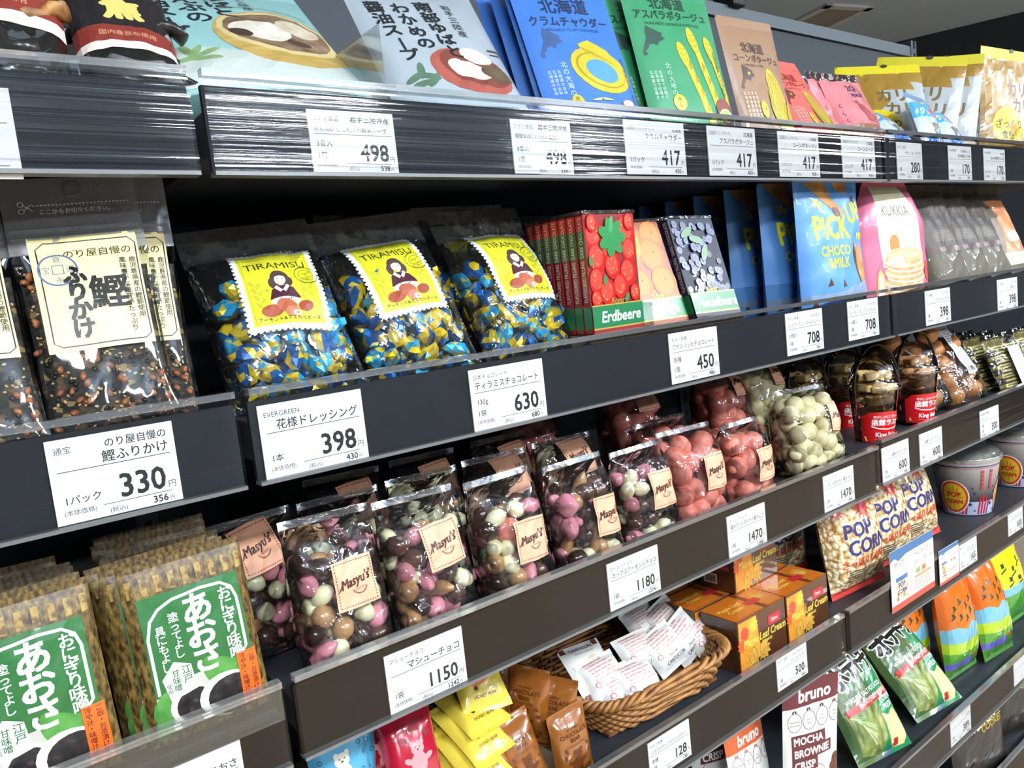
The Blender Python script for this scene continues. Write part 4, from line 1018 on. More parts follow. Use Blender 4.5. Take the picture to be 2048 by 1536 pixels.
place(choc_bag('clear bag of white chocolate balls, front one beside the rusk cups', WHT, 141, .84, .60, -6, .112, .118, .034, 42, WG, .80), .975, .050, S3, -6, 8, 2)
place(choc_bag('clear bag of white chocolate balls standing behind the front one', WHT, 142, .84, .82, -4, .096, .168, .030, 46, WG, .88), .975, .118, S3, 0, 6, 0)

# rusk cups
cupm = film('cup_clear', '#f6f6f4', .04, .15, 30, 1.1, .02)
rusk = noisy('rusk_toast', [(.25, '#b98a4a'), (.5, '#e0be7c'), (.75, '#efdcae')], 90, .7, bump=.5)
ruskb = noisy('rusk_toast_brown', [(.25, '#8e5a2c'), (.5, '#b98350'), (.75, '#d3a670')], 90, .7, bump=.5)
red = ink('#c8161a', .3, coat=.4); strapm = ink('#15130f', .5)
def rusk_cup(label, toast, seed):
    t = thing('rusk_cup', label, 'cup of rusks', 'clear rusk cups with dome lids')
    rn = random.Random(seed)
    for i in range(36):
        k = i % 6; lay = i//6; a = k*1.257+lay*.5; rr = (.0165+.0011*lay if lay < 5 else .016) if k else .003
        m = MB(); s = .0112
        m.box(-s, s, -s*.8, s*.8, -.0055, .0055, toast, None, .002)
        child(m.mesh('rusk_piece'), 'rusk_piece', t, Matrix.Translation((rr*math.cos(a), rr*math.sin(a), .011+lay*.0192)) @ Matrix.Rotation(rn.uniform(0, 6), 4, 'Z') @ Matrix.Rotation(rn.uniform(-.5, .5), 4, 'X'))
    m = MB(); m.lathe([(.0, .001), (.026, .001), (.0275, .004), (.0365, .086), (.0385, .088), (.0385, .091)], cupm, 40); m.build('cup_body', t)
    m = MB(); m.lathe([(.0395, .086), (.0405, .0875), (.0405, .092), (.0375, .094), (.0365, .104), (.031, .122), (.021, .133), (.010, .1375), (0, .1385)], cupm, 40)
    m.lathe([(.0405, .0878), (.0412, .0895), (.0405, .0915)], film('cup_rim', '#ffffff', .06, .2, 20, 1.6, .12), 40)
    m.build('dome_lid', t)
    # printed red band round the lower front
    def cyl(x, y):
        z = y*.001; a = -math.pi/2+x*.001/.031; r = .0276+(.0365-.0276)*((z-.004)/.082)+.0003
        p = Vector((r*math.cos(a), r*math.sin(a), z)); return p, Vector((math.cos(a), math.sin(a), 0))
    A = Art(); pts = [(-42, 4), (42, 4), (42, 48), (30, 52), (0, 53), (-28, 52), (-40, 44)]
    A.poly(pts, red); A.text('香ばしさにこだわった', 0, 43, 4.6, white, 'c', .01); A.text('函館ラスク', 0, 32, 10.5, white, 'c', .04, wmax=56)
    A.line([(-26, 30), (-16, 26.5), (0, 25), (16, 26.5), (26, 30)], 1.8, white); A.text('King Bake', 0, 13, 10, white, 'c', .03, wmax=52); A.rect(-22, 9, 44, .6, ink('#e88a86'))
    m = MB(); A.onto(m, cyl, .0002, (-44, 44, 22, 0, 60, 1), off='ruled'); m.build('red_print', t)
    m = MB(); pts = [(-.041, -.006, .058)]+[(-.042*math.cos(a), -.006, .090+.066*math.sin(a)) for a in [i*math.pi/16 for i in range(17)]]+[(.041, -.006, .082)]
    m.tube(pts, .0034, strapm, 6, flat=.35); m.build('carry_strap', t)
    return t
place(rusk_cup('clear cup of pale rusks with a red print, left one in front', rusk, 1), 1.178, .063, S3+.002, -22, 0, 3)
place(rusk_cup('clear cup of brown rusks with a red print, right one in front', ruskb, 2), 1.318, .063, S3+.008, -18, 0, 1)
place(rusk_cup('clear cup of rusks in the shade behind the white balls', rusk, 3), 1.155, .165, S3+.002, -14, 0, 0)
place(rusk_cup('clear cup of rusks in the shade behind the left front cup', rusk, 4), 1.262, .158, S3+.002, -14, 0, 0)
# bread bags
crust = noisy('bread_crust', [(.25, '#7a4820'), (.55, '#a96c34'), (.8, '#c58c4c')], 30, .45, bump=.2)
def bread_bag(label, seed, w, h, strip=True):
    t = thing('bread_bag', label, 'bag of bread', 'clear bags of brown bread rolls')
    b = Bag(w, h, .034, .03, 'stand', seed, .003, .12, ex=3.4)
    rn = random.Random(seed)
    for i in range(9):
        a, l = i % 2, i//2
        child(blob(crust, .022, 1.05, .9, .85, 3, .12, seed+i), 'bread_roll', t, Matrix.Translation(((a-.5)*w*.46+rn.uniform(-.004, .004), rn.uniform(-.010, .004), .022+l*.030)))
    b.shell(MB(), film_w).build('clear_film', t)
    A = Art(); A.rect(52, 44, 30, 92, ink('#d9dfe2', .4))
    for i in range(16): A.rect(55, 60+i*4.4, 24 if i % 4 else 16, 1.4, ink('#7c8488'))
    for i in range(9): A.rect(56+i*2.3, 47, 1.2, 9, ink('#33383b'))
    m = MB(); b.art(m, A, w/100, .0008); m.build('white_sticker', t); DIM[t.name] = b
    return t
place(bread_bag('clear bag of brown bread rolls with a long white sticker, largest one', 151, .112, .178), 1.500, .058, S3, -8, 20, -5)
place(bread_bag('clear bag of brown bread rolls half hidden by the rusk cups', 152, .105, .158), 1.398, .070, S3, -4, 28, -3)
place(bread_bag('clear bag of brown bread rolls deep behind the rusk cups', 153, .112, .165), 1.460, .170, S3, -4, 10, -3)
# cookie packs on the right
cky = noisy('cookie_yellow', [(.3, '#c2ab4e'), (.7, '#d9c878')], 60, .6); ckb = ink('#4e463c', .6)
def cookie_pack(label):
    t = thing('cookie_pack', label, 'pack of cookies', 'clear packs of striped cookies')
    for i in range(10):
        m = MB(); m.box(-.050, .050, -.008, .008, 0, .0085, cky if i % 2 else ckb, None, .002)
        m.box(-.046, .046, -.0085, .0085, .003, .0055, ckb if i % 2 else cky)
        child(m.mesh('striped_cookie'), 'striped_cookie', t, Matrix.Translation((0, 0, .006+i*.0095)))
    Bag(.125, .125, .014, .012, 'pillow', 161, .0016, .08, .04, ex=5).shell(MB(), film_w).build('clear_film', t)
    m = MB(); m.box(-.012, .030, -.0175, -.0165, .012, .092, ink('#dde2e2', .4))
    for i in range(12): m.box(-.008, .026, -.0177, -.0176, .02+i*.0055, .0215+i*.0055, ink('#8d9597'))
    m.build('white_sticker', t)
    return t
cp = cookie_pack('clear pack of striped cookies, front one at the right edge')
place(cp, 1.690, .035, S3, -6, 20, 0)
for i, w_ in enumerate(('second', 'third', 'hindmost')):
    place(dup(cp, 'clear pack of striped cookies, %s of the leaning row' % w_), 1.70-.006*i, .078+.042*i, S3, -6, 18-3*i, 0)
place(dup(cp, 'clear pack of striped cookies beyond the right picture edge'), 1.825, .036, S3, -6, 20, 0)

# green rice-ball miso packs in the left bay
bamboo = noisy('bamboo_print', [(.36, '#2c210e'), (.46, '#4d3c1a'), (.58, '#6c5628'), (.72, '#86703a')], 170, .4, bump=.0, detail=6, stretch=(2, 2, 1))
grn = satin('miso_green', '#235f2e', '#2a6a34', .35); nori = noisy('nori_rice', [(.3, '#0f0d0e'), (.6, '#2a2424'), (.8, '#5c5450')], 150, .4, bump=.0)
def miso_art():
    A = Art(); w = ink('#dfe6e2')
    for i in range(9): A.rect(4+i*11, 128, 5, 14, noisy('bamboo_light', [(.40, '#5a4420'), (.5, '#8d7236'), (.7, '#a58c4a')], 200, .45))
    A.rect(9, 8, 82, 118, grn); A.rect(9, 8, 82, 34, ink('#a9a89e', .4)); A.ell(52, 40, 40, 12, ink('#b4b3aa'), 0)
    for x, y, a in ((14, 34, 60), (18, 24, 40), (12, 16, 80), (56, 50, 100), (66, 50, 150), (72, 46, 10)):
        A.ell(x, y, 13, 7, noisy('shiso', [(.3, '#2f6f2c'), (.7, '#5b9a45')], 60, .5), a)
    A.ell(36, 28, 18, 17, ink('#e6e3da'), 10); A.ell(38, 26, 15, 15, nori, 10); A.ell(66, 24, 25, 20, ink('#e9e6dd'), -8); A.ell(70, 22, 22, 18, nori, -8)
    A.line([(12, 44), (12, 92), (16, 106), (24, 114), (36, 119), (60, 121), (76, 120), (84, 114), (87, 104), (87, 60), (83, 56)], 2.4, w)
    A.vtext('あおさ', 54, 118, 27, w, .035, .82); A.vtext('おにぎり味噌', 78, 116, 12.5, w, .02, .85)
    A.vtext('塗ってよし', 34, 108, 8.8, w, .015, .88); A.vtext('具にもよし', 22, 100, 8.8, w, .015, .88)
    A.poly([(16, 56), (27, 68), (40, 62), (42, 40), (20, 36)], w); A.vtext('江戸', 36, 62, 8, grn, .02, .95); A.vtext('甘味噌', 27, 61, 6.6, grn, .02, .95); A.vtext('使用', 20.5, 51, 4.5, grn, .01)
    o = ink('#e4601c', .45); A.rect(77, 18, 17, 38, o); A.vtext('ご飯・お茶漬け', 89.5, 54.5, 5.4, ink('#3c1608'), .01, .95); A.vtext('冷や汁・味噌汁に', 81.5, 54.5, 5.2, ink('#3c1608'), .01, .95, slant=0)
    return A
MA = miso_art()
mbag = Bag(.086, .132, .007, .005, 'pillow', 171, .0013, .045, .04, ex=6, waist=.01)
ms = pouch('miso_pack', 'green rice-ball miso pack with bamboo border, foremost at the right', 'miso pack', mbag, bamboo, MA, 'green rice-ball miso packs', bamboo, botseal=True)
place(ms, .1285, .012, S3+.002, -2, 4, -2)
for (x, y, ln, rl, l_) in ((.1215, .027, 5, -3, 'green miso pack just behind the foremost right one'), (.1150, .044, 5, -3, 'green miso pack third in the right-hand row'), (.1190, .062, 6, 1, 'green miso pack fourth in the right-hand row'), (.1220, .105, 3, 0, 'green miso pack in the rear of the right-hand row, top hidden'), (.128, .135, 2, 0, 'green miso pack hindmost in the right-hand row'),
        (.0250, .012, 5, -2, 'green miso pack foremost of the left-hand row, cut by the picture edge'), (.0230, .032, 8, -2, 'green miso pack second in the left-hand row'), (.0200, .055, 8, -1, 'green miso pack third in the left-hand row'), (.0180, .075, 6, 0, 'green miso pack fourth in the left-hand row'), (.0120, .112, 3, 0, 'green miso pack hindmost in the left-hand row')):
    place(dup(ms, l_), x, y, S3+.002, -3, ln, rl)
# ------------------------------------------------------------------ fourth shelf
rnd = random.Random(31)
def mini_pack(label, name, body, art, group, w=.056, h=.082, d=.010, seed=1, gl_=.16):
    b = Bag(w, h, d, d, 'pillow', seed, .0014, .09, .09, ex=3.5, nu=14, nv=18)
    return pouch(name, label, 'biscuit pack', b, body, art, group, body, 'printed_wrapper', botseal=True)
def bear(A, cx, cy, s, mat, k=None, arms=1):
    A.ell(cx, cy, 15*s, 17*s, mat); A.ell(cx, cy+22*s, 12*s, 10*s, mat)
    for sx in (-1, 1):
        A.ell(cx+sx*9*s, cy+30*s, 4*s, 4*s, mat); A.ell(cx+sx*18*s, cy+6*s*arms, 9*s, 4.5*s, mat, 25*sx*arms); A.ell(cx+sx*9*s, cy-18*s, 5*s, 8*s, mat)
    if k:
        for sx in (-1, 1): A.ell(cx+sx*4*s, cy+24*s, 1.1*s, 1.1*s, k)
        A.ell(cx, cy+20*s, 2*s, 1.3*s, k)
redb = satin('pack_red', '#a9142c', '#98102a', .2, coat=1); yelb = satin('pack_yellow', '#d8c44a', '#cdb83e', .22, coat=1)
brb = satin('pack_brown', '#8e5520', '#7c4818', .2, coat=1); blb = satin('pack_blue', '#4fa3c8', '#4898c0', .28)
A = Art(); bear(A, 50, 54, 1.0, ink('#d98a8e'), ink('#5a1420')); A.text('STRAWBERRY', 50, 112, 9, ink('#6a0c1c'), 'c', .03, wmax=70); A.text('BEAR', 50, 102, 10, ink('#6a0c1c'), 'c', .03); A.ell(28, 92, 7, 5, ink('#7a0f22')); A.ell(74, 94, 7, 5, ink('#7a0f22'))
rp = mini_pack('crimson biscuit pack with a pink bear, foremost of the red ones', 'biscuit_pack', redb, A, 'small red biscuit packs', .062, .096, .014, 2)
place(rp, .322, .088, .866, 4, 22, 6)
for (x, y, z, yw, ln, rl, l_) in ((.305, .125, .876, 10, 20, 4, 'crimson biscuit pack half hidden behind the foremost red one'), (.285, .090, .842, 40, 60, -60, 'dark crimson pack lying left of the foremost red one'), (.272, .120, .850, 20, 70, -40, 'dark crimson pack lying beside the blue bear pack'), (.350, .085, .835, 20, 80, -30, 'crimson pack lying at the foot of the foremost red one')):
    place(dup(rp, l_), x, y, z, yw, ln, rl)
A = Art(); bear(A, 46, 62, 1.05, ink('#d9dcd4'), ink('#2a2a2a'), -1); A.ell(46, 46, 26, 20, ink('#d9dcd4'))
for x, y in ((14, 44), (20, 70), (12, 92), (80, 60), (86, 84), (78, 100), (88, 40), (24, 108)): A.ring(x, y, 3, 3, 1, ink('#1d4f6e'))
bp = mini_pack('sky blue biscuit pack with a white bear and bubbles', 'biscuit_pack', blb, A, 'small blue biscuit packs', .064, .10, .012, 3)
place(bp, .250, .100, .880, 6, 12, 4)
place(dup(bp, 'sky blue biscuit pack tucked behind the white bear pack'), .262, .125, .868, -10, 14, 8)
A = Art(); og = ink('#c9701e'); bear(A, 52, 82, .62, og, ink('#5a2c0c')); A.poly([(22, 52), (30, 58), (50, 56), (74, 72), (84, 78), (82, 70), (60, 52), (36, 46)], og); A.ell(34, 44, 4, 4, ink('#4a2a14')); A.ell(80, 66, 4, 4, ink('#4a2a14'))
A.text('HONEY BEAR', 50, 26, 8, ink('#7a5a10'), 'c', .02); A.ell(50, 112, 14, 6, ink('#6f6f58'))
yp = mini_pack('yellow biscuit pack with an orange skating bear, topmost of the yellow pile', 'biscuit_pack', yelb, A, 'small yellow biscuit packs', .060, .085, .010, 4)
place(yp, .432, .118, .897, -4, 42, 4)
for (x, y, z, yw, ln, rl, l_) in ((.425, .102, .885, 14, 72, 8, 'yellow biscuit pack directly below the skating bear pack'), (.418, .090, .862, 16, 62, 6, 'yellow biscuit pack second below the skating bear pack'), (.408, .080, .838, 18, 58, 8, 'yellow biscuit pack third below the skating bear pack'), (.415, .074, .812, 16, 50, 6, 'yellow biscuit pack at the bottom front of the yellow pile'), (.385, .140, .872, 30, 66, 10, 'yellow biscuit pack in shade left of the skating bear pack'), (.395, .120, .850, 10, 70, 0, 'yellow biscuit pack buried in the middle of the yellow pile')):
    place(dup(yp, l_), x, y, z, yw, ln, rl)
A = Art(); kk_ = ink('#4a2408'); bear(A, 50, 48, 1.0, ink('#5e3210'), ink('#2c1204')); A.text('MY LOVELY', 50, 122, 6.5, kk_, 'c', .02); A.text('CHOCOLATE', 50, 110, 12, kk_, 'c', .03, wmax=78); A.text('BEAR', 50, 98, 12, kk_, 'c', .03)
for i in range(2): A.rect(24, 92-i*3, 52, .8, kk_)
for x, y in ((18, 70), (84, 66), (14, 30), (86, 26), (26, 14), (76, 12), (22, 84), (80, 82)): A.ell(x, y, 6, 3.4, ink('#5e3210'), x+y)
wp = mini_pack('brown chocolate bear pack standing upright beside the basket', 'biscuit_pack', brb, A, 'small brown chocolate bear packs', .054, .088, .012, 5)
place(wp, .519, .084, S4, -2, 3, -3)
for (x, y, z, yw, ln, rl, l_) in ((.462, .092, .800, -2, 18, -6, 'brown chocolate bear pack left of the upright one, top tilted back'), (.448, .130, .842, 36, 10, 30, 'brown chocolate bear pack leaning with its back fin showing'), (.512, .195, .850, 0, 22, -4, 'brown chocolate bear pack highest at the back of the pile'), (.490, .135, .835, -62, 4, 6, 'brown chocolate bear pack on edge behind the pile, narrow'), (.512, .118, .820, -56, 4, 8, 'brown chocolate bear pack on edge just left of the basket'), (.470, .150, .800, 10, 10, 0, 'brown chocolate bear pack buried under the brown pile')):
    place(dup(wp, l_), x, y, z, yw, ln, rl)
tray = MB(); tray.box(.19, .53, .070, .30, S4+.0004, S4+.004, ink('#6b5a44', .8)); tray.box(.19, .40, .13, .30, S4+.004, .835, ink('#6b5a44', .8)); tray.box(.40, .53, .17, .30, S4+.004, .835, ink('#6b5a44', .8))
tag(tray.build('display_tray'), 'brown cardboard tray holding up the small biscuit packs', 'tray')

# wicker basket with wrapped biscuits
wick = noisy('wicker', [(.3, '#7a4f26'), (.7, '#a8753e')], 60, .45, bump=.2); wickd = noisy('wicker_dark', [(.3, '#5e3a1a'), (.7, '#80552b')], 60, .5)
bk_ = thing('wicker_basket', 'brown wicker basket holding white wrapped biscuits', 'basket')
def sup(a, rx, ry, e=.42):
    c, s = math.cos(a), math.sin(a); return math.copysign(abs(c)**e, c)*rx, math.copysign(abs(s)**e, s)*ry
m = MB(); NR, NS = 8, 52
for k in range(NR):
    f = k/(NR-1); rx = .106+.020*f; ry = .086+.018*f; z = .006+.040*f
    pts = []
    for i in range(NS*2):
        a = 2*math.pi*i/(NS*2); x, y = sup(a, 1, 1); o = .0022*math.sin(i*math.pi/2+k*math.pi)
        pts.append((x*(rx+o), y*(ry+o), z))
    m.tube(pts, .0029, wick, 5, True)
for i in range(NS):
    a = 2*math.pi*(i+.5)/NS; x, y = sup(a, 1, 1)
    m.tube([(x*.104, y*.084, .004), (x*.126, y*.104, .048)], .0022, wickd, 5)
m.build('woven_wall', bk_)
m = MB()
for s in range(3):
    pts = []
    for i in range(156):
        a = 2*math.pi*i/156; x, y = sup(a, 1, 1); ph = i*.62+s*2.094
        pts.append((x*(.1275+.0045*math.cos(ph)), y*(.1035+.0045*math.cos(ph)), .050+.0045*math.sin(ph)))
    m.tube(pts, .0034, wick, 6, True)
m.build('braided_rim', bk_)
m = MB(); m.box(-.100, .100, -.080, .080, .002, .006, wickd); m.build('basket_floor', bk_)
place(bk_, .705, .190, S4, -3, 0, 0)
wpk = satin('wrapper_white', '#dfe0dd', '#d3d5d3', .2, coat=.6); greyf = ink('#9a9a9a', .25, .2)
A = Art(); A.text('CANTUCCINI', 50, 92, 9, ink('#4a4642'), 'c', .02); A.text('Biscotti con Mandorle', 50, 84, 5, ink('#8a8078'), 'c', shear=.3); A.ell(60, 52, 18, 24, ink('#c9c0a2')); A.ell(64, 50, 12, 20, ink('#8f8a60')); 
for x, y in ((40, 24), (58, 28), (48, 30)): A.ell(x, y, 12, 8, noisy('biscotti', [(.3, '#7a4a22'), (.7, '#b8804a')], 120, .6), 15)
for x, y in ((8, 98), (86, 98), (8, 8), (86, 8)): A.rect(x-4, y-4, 12, 10, ink('#6b2f22'))
A.text('PL', 86, 66, 6, ink('#55504a'), 'c', .02)
B = Art()
for i in range(6):
    for j in range(8-(i % 3)): B.rect(16+j*8.6, 44+i*7, 5.2+2.4*((i*3+j) % 2), 2.6, ink('#d9938f'))
B.ring(16, 36, 5, 5, 1.6, ink('#cf6a6a')); B.text('Pure milk', 50, 26, 7, ink('#6a625c'), 'c', shear=.3); B.text('CANTUCCINI', 54, 14, 10, ink('#55504a'), 'c', .01)
for x, y in ((6, 104), (90, 104)): B.rect(x-4, y-6, 10, 12, ink('#b08f3a', .3, .4))
wpf = mini_pack('white biscotti wrapper facing out at the left end of the basket', 'biscotti_pack', wpk, A, 'white biscotti packs in the basket', .074, .078, .009, 6)
place_c(wpf, .634, .175, .850, 6, 48, 8)
place_c(dup(wpf, 'white biscotti wrapper facing out at the back of the basket'), .836, .245, .846, 4, 50, 4)
wpb = mini_pack('white biscotti wrapper with pink print, nearest the basket front', 'biscotti_pack', wpk, B, 'white biscotti packs in the basket', .068, .060, .014, 7)
place_c(wpb, .676, .132, .830, 2, 40, 4)
for (x, y, z, yw, ln, rl, l_) in ((.640, .158, .842, 2, 42, 0, 'white biscotti wrapper lying over the left front wrapper'), (.650, .142, .828, 2, 44, 2, 'white biscotti wrapper second from the basket front'), (.728, .180, .836, 2, 44, 2, 'white biscotti wrapper in the middle of the basket, left one'), (.764, .165, .834, -6, 40, -14, 'white biscotti wrapper in the middle of the basket, right one'),
        (.806, .165, .836, -16, 34, -30, 'white biscotti wrapper upright near the right side of the basket'), (.838, .152, .834, -14, 34, -22, 'white biscotti wrapper rightmost in the basket'), (.786, .222, .846, 2, 44, -2, 'white biscotti wrapper at the back left of the basket'), (.816, .205, .846, -6, 40, -18, 'white biscotti wrapper at the back right of the basket'),
        (.700, .190, .812, 10, 78, 12, 'white biscotti wrapper at the bottom of the basket, left one'), (.775, .190, .812, -8, 78, -12, 'white biscotti wrapper at the bottom of the basket, right one')):
    place_c(dup(wpb, l_), x, y, z, yw, ln, rl)

# maple biscuit boxes
brown = noisy('box_brown', [(.3, '#3d2214'), (.7, '#5c3820')], 14, .3, coat=.4); orange = noisy('box_orange', [(.3, '#b9611a'), (.7, '#c7701f')], 14, .3, coat=.4)
gy = ink('#e6cf5a', .35, .2); ms1 = noisy('maple_biscuit', [(.3, '#a8742a'), (.7, '#d6a84a')], 90, .4); redp = ink('#b2272c', .35)
def leaf(A, cx, cy, s, mat, rot=0):
    pts = []
    for k in range(22):
        a = k*2*math.pi/22; r = (1 if k % 2 == 0 else .62)*(1-.25*math.cos(a*1.0))
        pts.append((cx+s*r*math.sin(a+R(rot)), cy+s*1.15*r*math.cos(a+R(rot))))
    A.poly(pts, mat)
def maple_box(label, w=.114, h=.077, d=.064):
    t = thing('biscuit_box', label, 'biscuit box', 'orange and brown maple biscuit boxes')
    m = MB(); m.box(-w/2, w/2, 0, d, 0, h, brown, None, .0008)
    u = w/100; H = h/u; D = d/u
    A = Art(); A.poly([(2, H-3), (38, H-3), (44, 20), (30, 2), (2, 2)], noisy('maple_glow', [(.3, '#c8741e'), (.7, '#e0a03a')], 30, .35))
    leaf(A, 14, 50, 10, ink('#c9402a', .3), 20); leaf(A, 32, 56, 9, ink('#dfae3a', .3), -10); leaf(A, 8, 36, 9, ink('#d2582a', .3), 50)
    leaf(A, 28, 15, 15, ms1, 8); leaf(A, 50, 18, 14, ms1, -12); A.ring(28, 15, 8, 11, .8, ink('#7d541c')); A.ring(50, 18, 8, 10, .8, ink('#7d541c'))
    A.text('Maple Leaf Cream', 54, 30, 14, gy, 'c', .02, shear=.12, wmax=88); A.text('COOKIES', 58, 24, 5, gy, 'c', .02)
    A.rect(62, 42, 26, 13, redp, 2); A.text('Dare', 75, 46, 7, ink('#f0c9c0'), 'c', .03)
    A.onto(m, flat((-w/2, -.0001, 0), (1, 0, 0), (0, 0, 1), u))
    T = Art(); T.rect(0, 0, 100, D, orange); T.rect(58, 0, 9, D, ink('#6a3018', .35)); T.text('Maple Leaf', 28, 30, 10, gy, 'c', .02); T.text('Cream', 28, 19, 10, gy, 'c', .02); leaf(T, 84, 34, 12, ms1); T.rect(50, 18, 26, 12, redp, 2)
    T.onto(m, flat((-w/2, 0, h+.0001), (1, 0, 0), (0, 1, 0), u))
    S_ = Art(); S_.rect(6, 8, 22, 14, ink('#d9d9d4'))
    for i in range(9): S_.rect(8+i*2, 10, 1.0+.5*(i % 2), 10, ink('#22201e'))
    S_.rect(34, 30, 14, 6, redp, 1)
    S_.onto(m, flat((-w/2-.0001, d, 0), (0, -1, 0), (0, 0, 1), u))
    m.build('printed_carton', t)
    m = MB(); m.box(-w/2+.0006, w/2-.0006, .0006, .0016, h+.0006, h+.0009, ink('#8a4a16', .4)); m.build('lid_flap', t)
    return t
mb1 = maple_box('orange topped maple biscuit box, front left beside the basket')
place(mb1, .891, .090, S4, 0)
place(dup(mb1, 'orange topped maple biscuit box, front right beside the popcorn'), 1.007, .090, S4, 1)
place(dup(mb1, 'orange topped maple biscuit box behind the front left one'), .884, .160, S4, 0)
place(dup(mb1, 'orange topped maple biscuit box behind the front right one'), 1.004, .160, S4, 0)
place(dup(mb1, 'maple biscuit box stacked on top of the others, barcode on its end'), .968, .150, S4+.0782, 2)
place(dup(mb1, 'orange topped maple biscuit box in the rear row'), .890, .230, S4, 0)

# popcorn bags
def popcorn_mat():
    m, nt, b = new_mat('popcorn'); N = nt.nodes; L = nt.links
    tc = N.new('ShaderNodeTexCoord'); vo = N.new('ShaderNodeTexVoronoi'); vo.inputs['Scale'].default_value = 120; vo.inputs['Randomness'].default_value = 1
    nz = N.new('ShaderNodeTexNoise'); nz.inputs['Scale'].default_value = 60
    mxv = N.new('ShaderNodeMix'); mxv.data_type = 'VECTOR'; mxv.inputs['Factor'].default_value = .012
    L.new(tc.outputs['Object'], nz.inputs['Vector']); L.new(tc.outputs['Object'], mxv.inputs['A']); L.new(nz.outputs['Color'], mxv.inputs['B'])
    L.new(mxv.outputs['Result'], vo.inputs['Vector'])
    r = N.new('ShaderNodeValToRGB'); e = r.color_ramp.elements; e.new(.5); e.new(.75)
    for i, (p_, h) in enumerate(((0, '#f1e8d0'), (.4, '#e6d6b0'), (.62, '#c9a56c'), (.85, '#8a5f30'))): e[i].position = p_; e[i].color = lin(h)
    L.new(vo.outputs['Distance'], r.inputs['Fac']); L.new(r.outputs['Color'], b.inputs['Base Color'])
    bp = N.new('ShaderNodeBump'); bp.invert = True; bp.inputs['Strength'].default_value = .8; bp.inputs['Distance'].default_value = .004
    L.new(vo.outputs['Distance'], bp.inputs['Height']); L.new(bp.outputs[0], b.inputs['Normal'])
    b.inputs['Roughness'].default_value = .4; b.inputs['Coat Weight'].default_value = .6; b.inputs['Coat Roughness'].default_value = .08
    return m
popm = popcorn_mat()
def popcorn_art():
    A = Art(); nv = ink('#2b2f74', .35, coat=.6); rd = ink('#d0402a', .35, coat=.6)
    for cx, cy, s in ((58, 102, 1.0), (16, 104, .6), (90, 110, .5)):
        for k in range(14):
            a = k*2*math.pi/14
            A.poly([(cx+s*9*math.cos(a-.18), cy+s*9*math.sin(a-.18)), (cx+s*19*math.cos(a), cy+s*19*math.sin(a)), (cx+s*9*math.cos(a+.18), cy+s*9*math.sin(a+.18))], rd)
        A.ell(cx, cy, 11*s, 11*s, rd); A.line([(cx-8*s, cy-6*s), (cx-2*s, cy+6*s), (cx+2*s, cy-4*s), (cx+8*s, cy+6*s)], 2.2*s, nv)
    A.text('POP', 40, 70, 24, nv, 'c', .025); A.text('CORN', 56, 49, 25, nv, 'c', .025, wmax=78)
    A.text('さっぱりしお味', 48, 36, 11, rd, 'c', .03, wmax=84)
    for i in range(5): A.rect(20, 29-i*3, 36-(i % 2)*6, 1.2, ink('#55504a'))
    A.rect(0, 0, 100, 9, ink('#d2453a', .3, coat=.6))
    return A
pcb = Bag(.142, .205, .034, .026, 'pillow', 181, .0034, .06, .05, ex=2.6)
pc = pouch('popcorn_bag', 'popcorn bag with navy lettering, foremost beside the maple boxes', 'popcorn bag', pcb, popm, popcorn_art(), 'popcorn bags on the fourth shelf', film('pop_seal', '#e4dcc8', .1, .6, 30, 1.4, .1, .2), botseal=True)
place(pc, 1.200, .115, S4, -8, 8, -2)
place(dup(pc, 'popcorn bag with navy lettering, middle of the three in the row'), 1.335, .130, S4, -8, 10, -3)
place(dup(pc, 'popcorn bag with navy lettering, beside the white paper cup'), 1.470, .140, S4, -8, 14, -3)
place(dup(pc, 'popcorn bag in the dark behind the maple boxes'), 1.170, .245, S4, -6, 8, 0)
